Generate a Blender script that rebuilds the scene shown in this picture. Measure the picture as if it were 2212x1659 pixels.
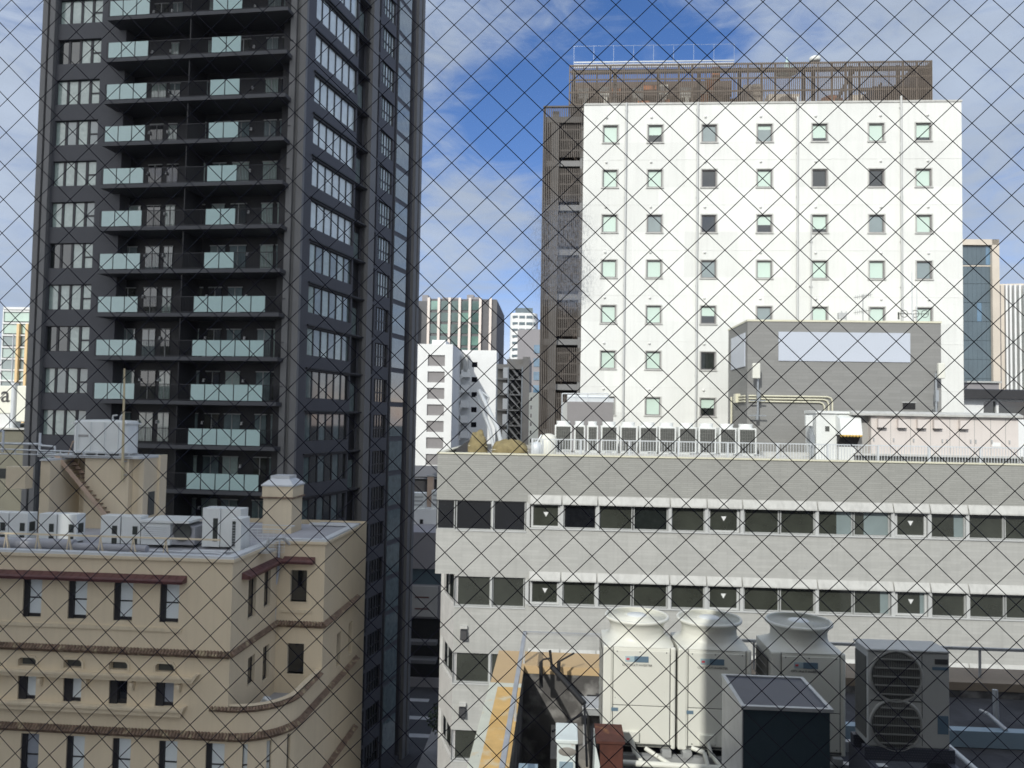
import bpy, math, random
from math import radians, sin, cos, pi
from mathutils import Vector, Matrix, noise
random.seed(7)
for o in list(bpy.data.objects): bpy.data.objects.remove(o, do_unlink=True)
S = bpy.context.scene
COL = S.collection
# ---------------------------------------------------------------- camera
EYE = Vector((0, 0, 32.0))          # metres above the street
FPX, CXP, CYP = 1655.0, 1106.0, 829.5   # focal length / centre for a 2212 x 1659 picture
PITCH, ROLL = radians(2.5), radians(1.0)
F0 = Vector((0, cos(PITCH), sin(PITCH))); U0 = Vector((0, -sin(PITCH), cos(PITCH))); R0 = Vector((1, 0, 0))
CR = cos(ROLL)*R0 + sin(ROLL)*U0
CU = cos(ROLL)*U0 - sin(ROLL)*R0
cd = bpy.data.cameras.new('camera'); cam = bpy.data.objects.new('camera', cd); COL.objects.link(cam)
cam.matrix_world = Matrix(((CR.x, CU.x, -F0.x, EYE.x), (CR.y, CU.y, -F0.y, EYE.y), (CR.z, CU.z, -F0.z, EYE.z), (0, 0, 0, 1)))
cd.sensor_width = 36; cd.lens = 36*FPX/2212
cd.clip_start = 0.02; cd.clip_end = 4000
cd.dof.use_dof = True; cd.dof.focus_distance = 0.43; cd.dof.aperture_fstop = 26.9/.55
S.camera = cam
# ---------------------------------------------------------------- light
SUN = Vector((-.45, -1, .66)).normalized()      # direction towards the sun
elev = math.asin(SUN.z); rot = math.atan2(SUN.x, SUN.y)
W = bpy.data.worlds.new("World"); S.world = W; W.use_nodes = True
nt = W.node_tree; nt.nodes.clear()
def N(t, typ, **k):
    n = t.nodes.new(typ)
    for a, b in k.items():
        if a in n.inputs.keys() if isinstance(a, str) else False: n.inputs[a].default_value = b
        else: setattr(n, a, b)
    return n
out = N(nt, 'ShaderNodeOutputWorld'); bg = N(nt, 'ShaderNodeBackground')
sky = N(nt, 'ShaderNodeTexSky'); sky.sky_type = 'NISHITA'; sky.sun_disc = False
sky.sun_elevation = elev; sky.sun_rotation = rot % (2*pi); sky.air_density = 1.0; sky.dust_density = 0.3; sky.ozone_density = 3.0
tc = N(nt, 'ShaderNodeTexCoord')
SKY_STR = 0.12
def cloud_layer(scale, stretch, lo, hi, loc, detail=8, rough=.55, dist=.3):
    mp = N(nt, 'ShaderNodeMapping'); mp.inputs['Scale'].default_value = stretch; mp.inputs['Location'].default_value = loc
    nz = N(nt, 'ShaderNodeTexNoise'); nz.inputs['Scale'].default_value = scale; nz.inputs['Detail'].default_value = detail
    nz.inputs['Roughness'].default_value = rough; nz.inputs['Distortion'].default_value = dist
    nt.links.new(tc.outputs['Generated'], mp.inputs[0]); nt.links.new(mp.outputs[0], nz.inputs['Vector'])
    return nz.outputs[0]
def wmath(op, a, b, c=None, clamp=False):
    m = N(nt, 'ShaderNodeMath'); m.operation = op; m.use_clamp = clamp
    for i, v in enumerate((a, b, c)):
        if v is None: continue
        if isinstance(v, (int, float)): m.inputs[i].default_value = v
        else: nt.links.new(v, m.inputs[i])
    return m.outputs[0]
def bank(d, r0, r1):
    """how strongly the sky is covered round the direction d"""
    vm = N(nt, 'ShaderNodeVectorMath'); vm.operation = 'DISTANCE'
    nrm = N(nt, 'ShaderNodeVectorMath'); nrm.operation = 'NORMALIZE'
    nt.links.new(tc.outputs['Generated'], nrm.inputs[0]); nt.links.new(nrm.outputs[0], vm.inputs[0]); vm.inputs[1].default_value = d
    mr = N(nt, 'ShaderNodeMapRange'); mr.inputs['From Min'].default_value = r1; mr.inputs['From Max'].default_value = r0
    mr.interpolation_type = 'SMOOTHSTEP'
    nt.links.new(vm.outputs['Value'], mr.inputs['Value']); return mr.outputs[0]
def skydir(u, v):
    return ((F0 + CR*((u-CXP)/FPX) - CU*((v-CYP)/FPX)).normalized())
n1 = cloud_layer(3.2, (1, 1, 2.2), 0, 1, (.3, .1, .4))
n2 = cloud_layer(9.0, (1, 1, 1.6), 0, 1, (2.3, 1.1, .2), rough=.62)
n4 = cloud_layer(5.5, (1.6, 1, 4.5), 0, 1, (7.7, 3.1, 1.4), detail=9, rough=.66, dist=1.2)
cover = wmath('ADD', wmath('ADD', wmath('MULTIPLY', n1, .55), wmath('MULTIPLY', n2, .42)), wmath('SUBTRACT', wmath('MULTIPLY', n4, .62), .185))
for d, r0, r1, w in ((skydir(1030, 500), .04, .15, .24), (skydir(1080, 650), .02, .07, -.10), (skydir(10, 300), .06, .32, .26), (skydir(2250, 300), .10, .42, .20),
                     (skydir(1950, 60), .03, .24, .10), (skydir(930, 40), .02, .13, .10), (skydir(1130, 270), .03, .12, -.26),
                     (skydir(1400, 120), .03, .17, -.20), (skydir(1620, 100), .01, .08, .14), (skydir(2150, 560), .02, .1, .05)):
    cover = wmath('ADD', cover, wmath('MULTIPLY', bank(d, r0, r1), w))
# cloud brightness: noise, plus a bright unseen bank added towards the sun for fill
n3 = cloud_layer(5.0, (1, 1, 2.4), 0, 1, (5.1, .4, 1.2))
sunb = bank(tuple(SUN), .2, 1.75)
cover = wmath('ADD', cover, wmath('MULTIPLY', sunb, .30))
cb = wmath('ADD', wmath('MULTIPLY', n3, 3.4), wmath('ADD', wmath('MULTIPLY', sunb, 8.0), 3.3))
mr = N(nt, 'ShaderNodeMapRange'); mr.interpolation_type = 'SMOOTHSTEP'
mr.inputs['From Min'].default_value = .41; mr.inputs['From Max'].default_value = .92; mr.inputs['To Max'].default_value = .93
nt.links.new(cover, mr.inputs['Value'])
cmix = N(nt, 'ShaderNodeMix'); cmix.data_type = 'RGBA'; nt.links.new(sunb, cmix.inputs['Factor']); cmix.inputs['A'].default_value = (.80, .92, 1.14, 1); cmix.inputs['B'].default_value = (.985, .985, .985, 1)
ccol = N(nt, 'ShaderNodeVectorMath'); ccol.operation = 'SCALE'; nt.links.new(cmix.outputs['Result'], ccol.inputs[0])
nt.links.new(cb, ccol.inputs['Scale'])
hsv = N(nt, 'ShaderNodeHueSaturation'); hsv.inputs['Saturation'].default_value = 1.24; hsv.inputs['Value'].default_value = 1.0
nt.links.new(sky.outputs[0], hsv.inputs['Color'])
mx = N(nt, 'ShaderNodeMix'); mx.data_type = 'RGBA'
tint = N(nt, 'ShaderNodeVectorMath'); tint.operation = 'MULTIPLY'; tint.inputs[1].default_value = (1.24, .94, 1.07); nt.links.new(hsv.outputs[0], tint.inputs[0])
nt.links.new(mr.outputs[0], mx.inputs['Factor']); nt.links.new(tint.outputs[0], mx.inputs['A']); nt.links.new(ccol.outputs[0], mx.inputs['B'])
nt.links.new(mx.outputs['Result'], bg.inputs['Color']); bg.inputs['Strength'].default_value = SKY_STR
nt.links.new(bg.outputs[0], out.inputs[0])
sl = bpy.data.lights.new('sun', 'SUN'); sl.energy = 3.2; sl.angle = radians(.53); sl.color = (1, .97, .92)
so = bpy.data.objects.new('sun', sl); COL.objects.link(so); so.rotation_euler = SUN.to_track_quat('Z', 'Y').to_euler(); so.location = (-30, -60, 90)
S.view_settings.view_transform = 'Standard'; S.view_settings.look = 'None'; S.view_settings.gamma = 1; S.view_settings.exposure = 0.0
try: S.view_settings.use_curve_mapping = False
except Exception: pass
S.render.engine = 'CYCLES'; S.cycles.transparent_max_bounces = 24; S.cycles.max_bounces = 5; S.cycles.glossy_bounces = 3; S.cycles.diffuse_bounces = 3

# ---------------------------------------------------------------- helpers
class Fr:
    """a building's own axes: x along its front, y away from the street we look from, z up"""
    def __init__(s, x, y, deg, z=0):
        s.o = Vector((x, y, z)); s.a = radians(deg); s.u = Vector((cos(s.a), sin(s.a), 0)); s.d = Vector((-sin(s.a), cos(s.a), 0))
    def world(s, x, y, z=0): return s.o + s.u*x + s.d*y + Vector((0, 0, z))
    def px(s, u, v, y=0):
        r = F0 + CR*((u-CXP)/FPX) - CU*((v-CYP)/FPX)
        rel = EYE - s.o; t = (y - rel.dot(s.d))/r.dot(s.d); p = rel + r*t
        return p.dot(s.u), p.z
    def X(s, u, v, y=0): return s.px(u, v, y)[0]
    def Z(s, u, v, y=0): return s.px(u, v, y)[1]
    def pz(s, u, v, z):
        r = F0 + CR*((u-CXP)/FPX) - CU*((v-CYP)/FPX)
        t = (z - EYE.z)/r.z; p = EYE + r*t - s.o
        return p.dot(s.u), p.dot(s.d)
def at(u, Y, v=880):
    r = F0 + CR*((u-CXP)/FPX) - CU*((v-CYP)/FPX); p = EYE + r*(Y/r.y); return p

BX = None
class MB:
    def __init__(s): s.v = []; s.f = []; s.m = []; s.cm = 0; s.sm = []
    def add(s, vs, fs, smooth=False):
        b = len(s.v); s.v += [tuple(p) for p in vs]
        for f in fs: s.f.append(tuple(b+i for i in f)); s.m.append(s.cm); s.sm.append(smooth)
        return s
    def box(s, x0, x1, y0, y1, z0, z1, m=None):
        if m is not None: s.cm = m
        if x0 > x1: x0, x1 = x1, x0
        if y0 > y1: y0, y1 = y1, y0
        if z0 > z1: z0, z1 = z1, z0
        return s.add([(x0,y0,z0),(x1,y0,z0),(x1,y1,z0),(x0,y1,z0),(x0,y0,z1),(x1,y0,z1),(x1,y1,z1),(x0,y1,z1)],
              [(0,3,2,1),(4,5,6,7),(0,1,5,4),(1,2,6,5),(2,3,7,6),(3,0,4,7)])
    def cbox(s, c, d, m=None): return s.box(c[0]-d[0]/2, c[0]+d[0]/2, c[1]-d[1]/2, c[1]+d[1]/2, c[2]-d[2]/2, c[2]+d[2]/2, m)
    def tube(s, a, b, r, n=8, r1=None, m=None, caps=True):
        if m is not None: s.cm = m
        a = Vector(a); b = Vector(b); r1 = r if r1 is None else r1
        z = (b-a).normalized(); t = Vector((0,0,1)) if abs(z.z) < .9 else Vector((1,0,0))
        x = z.cross(t).normalized(); y = z.cross(x)
        vs = []
        for p, rr in ((a, r), (b, r1)):
            for i in range(n):
                q = 2*pi*i/n; vs.append(p + (x*cos(q)+y*sin(q))*rr)
        s.add(vs, [(i, (i+1) % n, n+(i+1) % n, n+i) for i in range(n)], n > 5)
        if caps: s.add(vs[:n], [tuple(range(n))[::-1]]); s.add(vs[n:], [tuple(range(n))])
        return s
    def path(s, pts, r, n=8, m=None):
        for a, b in zip(pts, pts[1:]): s.tube(a, b, r, n, m=m)
        return s
    def lathe(s, c, prof, n=32, m=None, smooth=True):
        if m is not None: s.cm = m
        vs = [(c[0]+r*cos(2*pi*i/n), c[1]+r*sin(2*pi*i/n), c[2]+z) for r, z in prof for i in range(n)]
        fs = [(k*n+i, k*n+(i+1) % n, (k+1)*n+(i+1) % n, (k+1)*n+i) for k in range(len(prof)-1) for i in range(n)]
        return s.add(vs, fs, smooth)
    def prism(s, poly, z0, z1, m=None):
        if m is not None: s.cm = m
        n = len(poly); vs = [(x, y, z0) for x, y in poly] + [(x, y, z1) for x, y in poly]
        return s.add(vs, [tuple(range(n))[::-1], tuple(range(n, 2*n))] + [(i, (i+1) % n, n+(i+1) % n, n+i) for i in range(n)])
    def prismy(s, poly, y0, y1, m=None):       # polygon in x,z pushed along y
        if m is not None: s.cm = m
        n = len(poly); vs = [(x, y0, z) for x, z in poly] + [(x, y1, z) for x, z in poly]
        return s.add(vs, [tuple(range(n)), tuple(range(n, 2*n))[::-1]] + [(i, n+i, n+(i+1) % n, (i+1) % n) for i in range(n)])
    def prismx(s, poly, x0, x1, m=None):       # polygon in y,z pushed along x
        if m is not None: s.cm = m
        n = len(poly); vs = [(x0, y, z) for y, z in poly] + [(x1, y, z) for y, z in poly]
        return s.add(vs, [tuple(range(n)), tuple(range(n, 2*n))[::-1]] + [(i, n+i, n+(i+1) % n, (i+1) % n) for i in range(n)])
    def quad(s, *p, m=None):
        if m is not None: s.cm = m
        return s.add(p, [tuple(range(len(p)))])
    def band(s, pts, off, z0, z1, m=None):     # a ledge of width off outside a plan path
        if m is not None: s.cm = m
        nrm = []
        for i in range(len(pts)):
            a = Vector(pts[max(i-1, 0)]); b = Vector(pts[min(i+1, len(pts)-1)]); d = (b-a).normalized(); nrm.append(Vector((d.y, -d.x)))
        o = [Vector(p)+n*off for p, n in zip(pts, nrm)]
        for i in range(len(pts)-1):
            a, b, c, d = Vector(pts[i]), Vector(pts[i+1]), o[i+1], o[i]
            s.add([(a.x,a.y,z0),(b.x,b.y,z0),(c.x,c.y,z0),(d.x,d.y,z0),(a.x,a.y,z1),(b.x,b.y,z1),(c.x,c.y,z1),(d.x,d.y,z1)],
                  [(0,1,2,3),(4,7,6,5),(3,2,6,7),(0,3,7,4),(1,5,6,2)])
        return s
    def wall(s, x0, x1, z0, z1, holes, y=0, dep=.2, m=None, mr=None):
        """front face at y with real openings that go back by dep"""
        if m is not None: s.cm = m
        base = s.cm
        holes = [h for h in holes if h[0] < x1 and h[1] > x0 and h[2] < z1 and h[3] > z0]
        zs = sorted(set([z0, z1] + [min(max(h[i], z0), z1) for h in holes for i in (2, 3)]))
        for za, zb in zip(zs, zs[1:]):
            zm = (za+zb)/2; hs = sorted([h for h in holes if h[2] < zm < h[3]]); x = x0
            for h in hs + [(x1, x1, 0, 0)]:
                if h[0] > x + 1e-6: s.add([(x,y,za),(h[0],y,za),(h[0],y,zb),(x,y,zb)], [(0,1,2,3)])
                x = max(x, h[1])
        if mr is not None: s.cm = mr
        for a, b, c, d in holes:
            s.add([(a,y,c),(b,y,c),(b,y,d),(a,y,d),(a,y+dep,c),(b,y+dep,c),(b,y+dep,d),(a,y+dep,d)], [(0,1,5,4),(1,2,6,5),(2,3,7,6),(3,0,4,7)])
        s.cm = base
        return s
    def xform(s, M):
        s.v = [tuple(M @ Vector(p)) for p in s.v]; return s
    def build(s, name, mats, parent=None, frame=None, bevel=0):
        if BX is not None: s.xform(BX)
        me = bpy.data.meshes.new(name); me.from_pydata(s.v, [], s.f); 
        mats = mats if isinstance(mats, (list, tuple)) else [mats]
        for mm in mats: me.materials.append(mm)
        me.polygons.foreach_set('material_index', [min(i, len(mats)-1) for i in s.m]); me.polygons.foreach_set('use_smooth', s.sm); me.update()
        o = bpy.data.objects.new(name, me); COL.objects.link(o)
        if parent: o.parent = parent
        if frame: o.location = frame.o; o.rotation_euler = (0, 0, frame.a)
        if bevel:
            b = o.modifiers.new('bevel', 'BEVEL'); b.width = bevel; b.segments = 2; b.limit_method = 'ANGLE'
        return o
def tag(o, label, cat, group=None):
    o['label'] = label; o['category'] = cat
    if group: o['group'] = group
    return o
def structure(o): o['kind'] = 'structure'; return o
def thing(name, label, cat, fr=None, loc=None, rz=0, group=None):
    o = bpy.data.objects.new(name, None); COL.objects.link(o); o.empty_display_size = .3
    if fr: o.location = fr.o if loc is None else fr.world(*loc); o.rotation_euler = (0, 0, fr.a + rz)
    else: o.location = loc; o.rotation_euler = (0, 0, rz)
    return tag(o, label, cat, group)
def copy_tree(o, parent=None):
    c = o.copy(); COL.objects.link(c)
    if parent: c.parent = parent
    for ch in [x for x in COL.objects if x.parent == o]: copy_tree(ch, c)
    return c
# ---------------------------------------------------------------- materials
def mat(name, col, rough=.75, metal=0, var=.10, scale=1.2, bump=0, tile=None, tilec=.78, streak=0, spec=.5, coat=0, stain=None):
    m = bpy.data.materials.new(name); m.use_nodes = True; t = m.node_tree; L = t.links
    p = t.nodes['Principled BSDF']; p.inputs['Roughness'].default_value = rough; p.inputs['Metallic'].default_value = metal
    p.inputs['Specular IOR Level'].default_value = spec; p.inputs['Coat Weight'].default_value = coat; p.inputs['Coat Roughness'].default_value = .05
    tcn = t.nodes.new('ShaderNodeTexCoord'); oc = tcn.outputs['Object']
    nz = t.nodes.new('ShaderNodeTexNoise'); nz.inputs['Scale'].default_value = scale; nz.inputs['Detail'].default_value = 6; nz.inputs['Roughness'].default_value = .6
    L.new(oc, nz.inputs['Vector'])
    r = t.nodes.new('ShaderNodeMapRange'); r.inputs['From Min'].default_value = .25; r.inputs['From Max'].default_value = .75
    r.inputs['To Min'].default_value = 1-var; r.inputs['To Max'].default_value = 1+var; L.new(nz.outputs[0], r.inputs[0])
    fac = r.outputs[0]
    def mul(a, b):
        q = t.nodes.new('ShaderNodeMath'); q.operation = 'MULTIPLY'; L.new(a, q.inputs[0]); L.new(b, q.inputs[1]); return q.outputs[0]
    if streak:      # rain streaks run down the surface
        mp = t.nodes.new('ShaderNodeMapping'); mp.inputs['Scale'].default_value = (3.2, 3.2, .16); L.new(oc, mp.inputs[0])
        n2 = t.nodes.new('ShaderNodeTexNoise'); n2.inputs['Scale'].default_value = 1.6; n2.inputs['Detail'].default_value = 5; L.new(mp.outputs[0], n2.inputs['Vector'])
        r2 = t.nodes.new('ShaderNodeMapRange'); r2.inputs['From Min'].default_value = .45; r2.inputs['From Max'].default_value = .8
        r2.inputs['To Min'].default_value = 1; r2.inputs['To Max'].default_value = 1-streak; L.new(n2.outputs[0], r2.inputs[0]); fac = mul(fac, r2.outputs[0])
    if tile:
        sp = t.nodes.new('ShaderNodeSeparateXYZ'); L.new(oc, sp.inputs[0])
        ad = t.nodes.new('ShaderNodeMath'); ad.operation = 'ADD'; L.new(sp.outputs[0], ad.inputs[0]); L.new(sp.outputs[1], ad.inputs[1])
        cb_ = t.nodes.new('ShaderNodeCombineXYZ'); L.new(ad.outputs[0], cb_.inputs[0]); L.new(sp.outputs[2], cb_.inputs[1])
        br = t.nodes.new('ShaderNodeTexBrick'); br.inputs['Scale'].default_value = 1; br.inputs['Brick Width'].default_value = tile[0]; br.inputs['Row Height'].default_value = tile[1]
        br.inputs['Mortar Size'].default_value = tile[2]; br.inputs['Color1'].default_value = (1, 1, 1, 1); br.inputs['Color2'].default_value = (.90, .90, .90, 1)
        br.inputs['Mortar'].default_value = (tilec, tilec, tilec, 1); br.inputs['Mortar Smooth'].default_value = .3; L.new(cb_.outputs[0], br.inputs['Vector'])
        bw = t.nodes.new('ShaderNodeRGBToBW'); L.new(br.outputs['Color'], bw.inputs[0]); fac = mul(fac, bw.outputs[0])
    sc = t.nodes.new('ShaderNodeVectorMath'); sc.operation = 'SCALE'; sc.inputs[0].default_value = col[:3]; L.new(fac, sc.inputs['Scale'])
    res = sc.outputs[0]
    if stain:       # (colour, scale, low, high)
        n4 = t.nodes.new('ShaderNodeTexNoise'); n4.inputs['Scale'].default_value = stain[1]; n4.inputs['Detail'].default_value = 7; L.new(oc, n4.inputs['Vector'])
        r4 = t.nodes.new('ShaderNodeMapRange'); r4.inputs['From Min'].default_value = stain[2]; r4.inputs['From Max'].default_value = stain[3]; L.new(n4.outputs[0], r4.inputs[0])
        mxx = t.nodes.new('ShaderNodeMix'); mxx.data_type = 'RGBA'; L.new(r4.outputs[0], mxx.inputs['Factor']); L.new(res, mxx.inputs['A']); mxx.inputs['B'].default_value = (*stain[0], 1)
        res = mxx.outputs['Result']
    L.new(res, p.inputs['Base Color'])
    if bump:
        bp = t.nodes.new('ShaderNodeBump'); bp.inputs['Strength'].default_value = bump; bp.inputs['Distance'].default_value = .02
        n5 = t.nodes.new('ShaderNodeTexNoise'); n5.inputs['Scale'].default_value = 14; n5.inputs['Detail'].default_value = 5; L.new(oc, n5.inputs['Vector'])
        L.new(n5.outputs[0], bp.inputs['Height']); L.new(bp.outputs[0], p.inputs['Normal'])
    return m
def glass(name, col, var=.3, scale=.8, rough=.03, spec=.9):
    """window glazing seen from outside in daylight: dim room or curtain behind a mirror-smooth front"""
    m = mat(name, col, rough=rough, var=var, scale=scale, spec=spec, coat=1.0); return m
M = {}
M['white_wall'] = mat('white_wall', (.755, .765, .735), var=.05, scale=.5, bump=.25, streak=.07, tile=(3.4, 2.95, .02), tilec=.93)
M['white_trim'] = mat('white_trim', (.50, .50, .475), var=.08, scale=2, streak=.2)
M['grey_tile'] = mat('grey_tile', (.335, .335, .31), var=.06, scale=.6, tile=(.6, .095, .012), tilec=.80, streak=.06)
M['light_tile'] = mat('light_tile', (.44, .44, .415), var=.07, scale=.7, tile=(.9, .14, .010), tilec=.88, streak=.10)
M['block_tile'] = mat('block_tile', (.25, .25, .24), var=.05, scale=.5, tile=(1.2, .17, .012), tilec=.86)
M['side_concrete'] = mat('side_concrete', (.62, .61, .59), var=.12, scale=1.5, bump=.4)
M['frame_grey'] = mat('frame_grey', (.40, .41, .40), rough=.45, var=.05)
M['frame_white'] = mat('frame_white', (.50, .51, .50), rough=.45, var=.05)
M['dark_glass'] = glass('dark_glass', (.016, .02, .018))
M['dim_glass'] = glass('dim_glass', (.046, .050, .040), var=.3)
M['black_glass'] = glass('black_glass', (.008, .009, .011))
M['blind'] = glass('blind', (.55, .68, .60), var=.03, rough=.5, spec=.4)
M['grey_blind_glare'] = glass('grey_blind_glare', (.22, .27, .27), var=.12)  # grey blinds, and the painted reflections in some office panes
M['sky_reflection'] = glass('sky_reflection', (.70, .80, .80), var=.15, scale=1.5, rough=.1)  # bright sky reflection of the side windows put into the colour
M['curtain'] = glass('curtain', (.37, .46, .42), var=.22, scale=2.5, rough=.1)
M['tower_wall'] = mat('tower_wall', (.084, .086, .096), rough=.7, var=.07, scale=.8)
M['tower_pilaster'] = mat('tower_pilaster', (.17, .17, .17), rough=.55, var=.08, scale=.7)
M['tower_side'] = mat('tower_side', (.075, .077, .090), rough=.6, var=.08, scale=.6)
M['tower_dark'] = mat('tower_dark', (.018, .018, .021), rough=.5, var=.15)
M['tower_slab'] = mat('tower_slab', (.072, .074, .082), rough=.6, var=.08)
M['frost'] = mat('frost', (.46, .62, .60), rough=.25, var=.04, scale=3, coat=.4)
M['rail_dark'] = mat('rail_dark', (.03, .03, .035), rough=.4, metal=.3)
M['tower_glass'] = glass('tower_glass', (.14, .19, .19), var=.35, scale=1.6)
M['bright_lamp'] = mat('bright_lamp', (.8, .8, .8))
M['beige'] = mat('beige', (.70, .595, .43), var=.05, scale=.6, bump=.3, streak=.06)
M['beige_trim'] = mat('beige_trim', (.68, .58, .42), var=.07, scale=2, streak=.12)
M['pink_tan'] = mat('pink_tan', (.50, .37, .28), rough=.6, var=.12)
M['brown_tile'] = mat('brown_tile', (.17, .115, .08), var=.6, scale=5, bump=.3, stain=((.36, .30, .19), 3.0, .56, .68))
M['maroon'] = mat('maroon', (.105, .042, .042), rough=.45, var=.25, scale=3)
M['roof_grey'] = mat('roof_grey', (.36, .36, .38), var=.12, scale=1.1, bump=.3)
M['coping'] = mat('coping', (.60, .62, .63), rough=.4, var=.06)
M['ac_white'] = mat('ac_white', (.72, .74, .72), rough=.4, var=.05, scale=2, streak=.05)
M['ac_cream'] = mat('ac_cream', (.70, .70, .63), rough=.42, var=.035, scale=2, streak=.04)
M['ac_grey'] = mat('ac_grey', (.50, .505, .475), rough=.45, var=.05, scale=2, streak=.08)
M['grille'] = mat('grille', (.075, .078, .072), rough=.6, var=.2, scale=6)
M['grille_light'] = mat('grille_light', (.26, .26, .24), rough=.6, var=.1)
M['black'] = mat('black', (.012, .012, .013), rough=.7, var=.2)
M['ac_hole'] = mat('ac_hole', (.035, .04, .035), rough=.7)
M['dark_slat'] = mat('dark_slat', (.085, .072, .062), rough=.6, var=.2, scale=2)
M['brown_slat'] = mat('brown_slat', (.15, .122, .098), rough=.6, var=.15, scale=2)
M['brown_dark'] = mat('brown_dark', (.075, .055, .045), rough=.7, var=.2)
M['steel'] = mat('steel', (.42, .45, .47), rough=.35, metal=.6, var=.1)
M['rail_white'] = mat('rail_white', (.62, .65, .67), rough=.4, metal=.2, var=.05)
M['orange'] = mat('orange', (.55, .20, .08), rough=.6, var=.3)
M['pink'] = mat('pink', (.64, .59, .555), rough=.5, var=.03, scale=1, streak=.05)
M['panel_lilac'] = mat('panel_lilac', (.50, .54, .61), rough=.35, var=.02, scale=.4)
M['conduit'] = mat('conduit', (.66, .64, .50), rough=.4, var=.08)
M['khaki'] = mat('khaki', (.22, .18, .09), rough=.9, var=.3, scale=3, bump=.6)
M['olive_wall'] = mat('olive_wall', (.15, .145, .11), var=.1)
M['shaded_tan'] = mat('shaded_tan', (.27, .215, .155), rough=.8, var=.15, scale=2)  # tan paint with the shade of its right stretch mixed in
M['tan_paint'] = mat('tan_paint', (.52, .37, .20), rough=.7, var=.05, scale=2)
M['worn_paint'] = mat('worn_paint', (.64, .64, .54), rough=.8, var=.08, scale=2, stain=((.62, .38, .13), 1.9, .42, .54))
M['worn_pale'] = mat('worn_pale', (.56, .57, .48), rough=.85, var=.12, scale=3, stain=((.62, .42, .18), 2.2, .60, .68))
M['worn_orange'] = mat('worn_orange', (.62, .40, .15), rough=.85, var=.16, scale=4, stain=((.60, .55, .40), 3.2, .56, .72))
M['concrete'] = mat('concrete', (.26, .245, .22), rough=.85, var=.22, scale=1.6, bump=.5)
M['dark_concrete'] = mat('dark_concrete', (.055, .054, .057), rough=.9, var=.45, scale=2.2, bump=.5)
M['stained_concrete'] = mat('stained_concrete', (.09, .085, .08), rough=.9, var=.3, scale=3, stain=((.32, .31, .29), 3.2, .5, .75))
M['navy'] = mat('navy', (.035, .055, .068), rough=.35, var=.12, scale=4)
M['mesh_dark'] = mat('mesh_dark', (.09, .095, .12), rough=.5, var=.15, tile=(.03, .03, .006), tilec=.5)
M['galv'] = mat('galv', (.46, .47, .47), rough=.4, metal=.3, var=.15, scale=5)
M['rust'] = mat('rust', (.085, .028, .018), rough=.8, var=.35, scale=6, stain=((.33, .15, .06), 4, .60, .75))
M['rusty_white'] = mat('rusty_white', (.66, .72, .70), rough=.6, var=.08, scale=4, stain=((.35, .15, .07), 5, .60, .68))
M['pale_blue'] = mat('pale_blue', (.27, .36, .42), rough=.5, var=.08)
M['badge'] = mat('badge', (.13, .20, .26), rough=.3, var=.1)
M['badge_light'] = mat('badge_light', (.40, .52, .56), rough=.3, var=.1)
M['red'] = mat('red', (.6, .08, .10), rough=.5)
M['ink'] = mat('ink', (.06, .06, .06), rough=.6)
M['asphalt'] = mat('asphalt', (.036, .036, .04), rough=.9, var=.25, scale=.7, bump=.3)
M['paint'] = mat('paint', (.30, .30, .30), rough=.8, var=.15, scale=2)
M['pavement'] = mat('pavement', (.22, .21, .20), rough=.85, var=.12, tile=(.3, .3, .01))
M['leaf'] = mat('leaf', (.06, .085, .04), rough=.7, var=.5, scale=3)
M['bark'] = mat('bark', (.12, .09, .06), rough=.9)
M['yellow'] = mat('yellow', (.75, .50, .12), rough=.5, var=.15, scale=6)
M['gold_fin'] = mat('gold_fin', (.72, .52, .27), rough=.5, var=.05)
M['far_glass'] = glass('far_glass', (.06, .11, .10), var=.5, scale=.15, rough=.12)
M['far_green'] = glass('far_green', (.13, .24, .20), var=.5, scale=.12, rough=.15)
M['teal_glass'] = glass('teal_glass', (.085, .12, .14), var=.2, scale=.25, rough=.4, spec=.4)
M['pale_green'] = glass('pale_green', (.45, .58, .50), var=.2, scale=.2, rough=.15)
M['stone_fin'] = mat('stone_fin', (.74, .66, .60), var=.03)
M['far_white'] = mat('far_white', (.72, .73, .72), var=.06, scale=.3)
M['far_grey'] = mat('far_grey', (.26, .25, .26), var=.06, scale=.2)
M['far_dark'] = mat('far_dark', (.12, .12, .125), var=.1, scale=.3)
M['far_stone'] = mat('far_stone', (.58, .52, .44), var=.08, scale=.3)
M['panel_grey'] = mat('panel_grey', (.235, .225, .225), var=.06, scale=2)
M['blue_glass'] = glass('blue_glass', (.10, .19, .28), var=.4, scale=.3)
M['far_concrete'] = mat('far_concrete', (.34, .32, .29), var=.12, scale=.5)
M['cream'] = mat('cream', (.80, .80, .70), var=.02, scale=1)
M['roof_black'] = mat('roof_black', (.03, .03, .032), rough=.6, var=.15)
M['plaster'] = mat('plaster', (.36, .355, .34), var=.06)
M['own_wall'] = mat('own_wall', (.13, .12, .11), var=.1, tile=(.22, .07, .01))
M['pole_tan'] = mat('pole_tan', (.55, .47, .30), var=.05)
# ---------------------------------------------------------------- the ground
g = MB(); g.box(-1500, 1500, -300, 3000, -1, 0); structure(g.build('ground', M['asphalt']))
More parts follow.
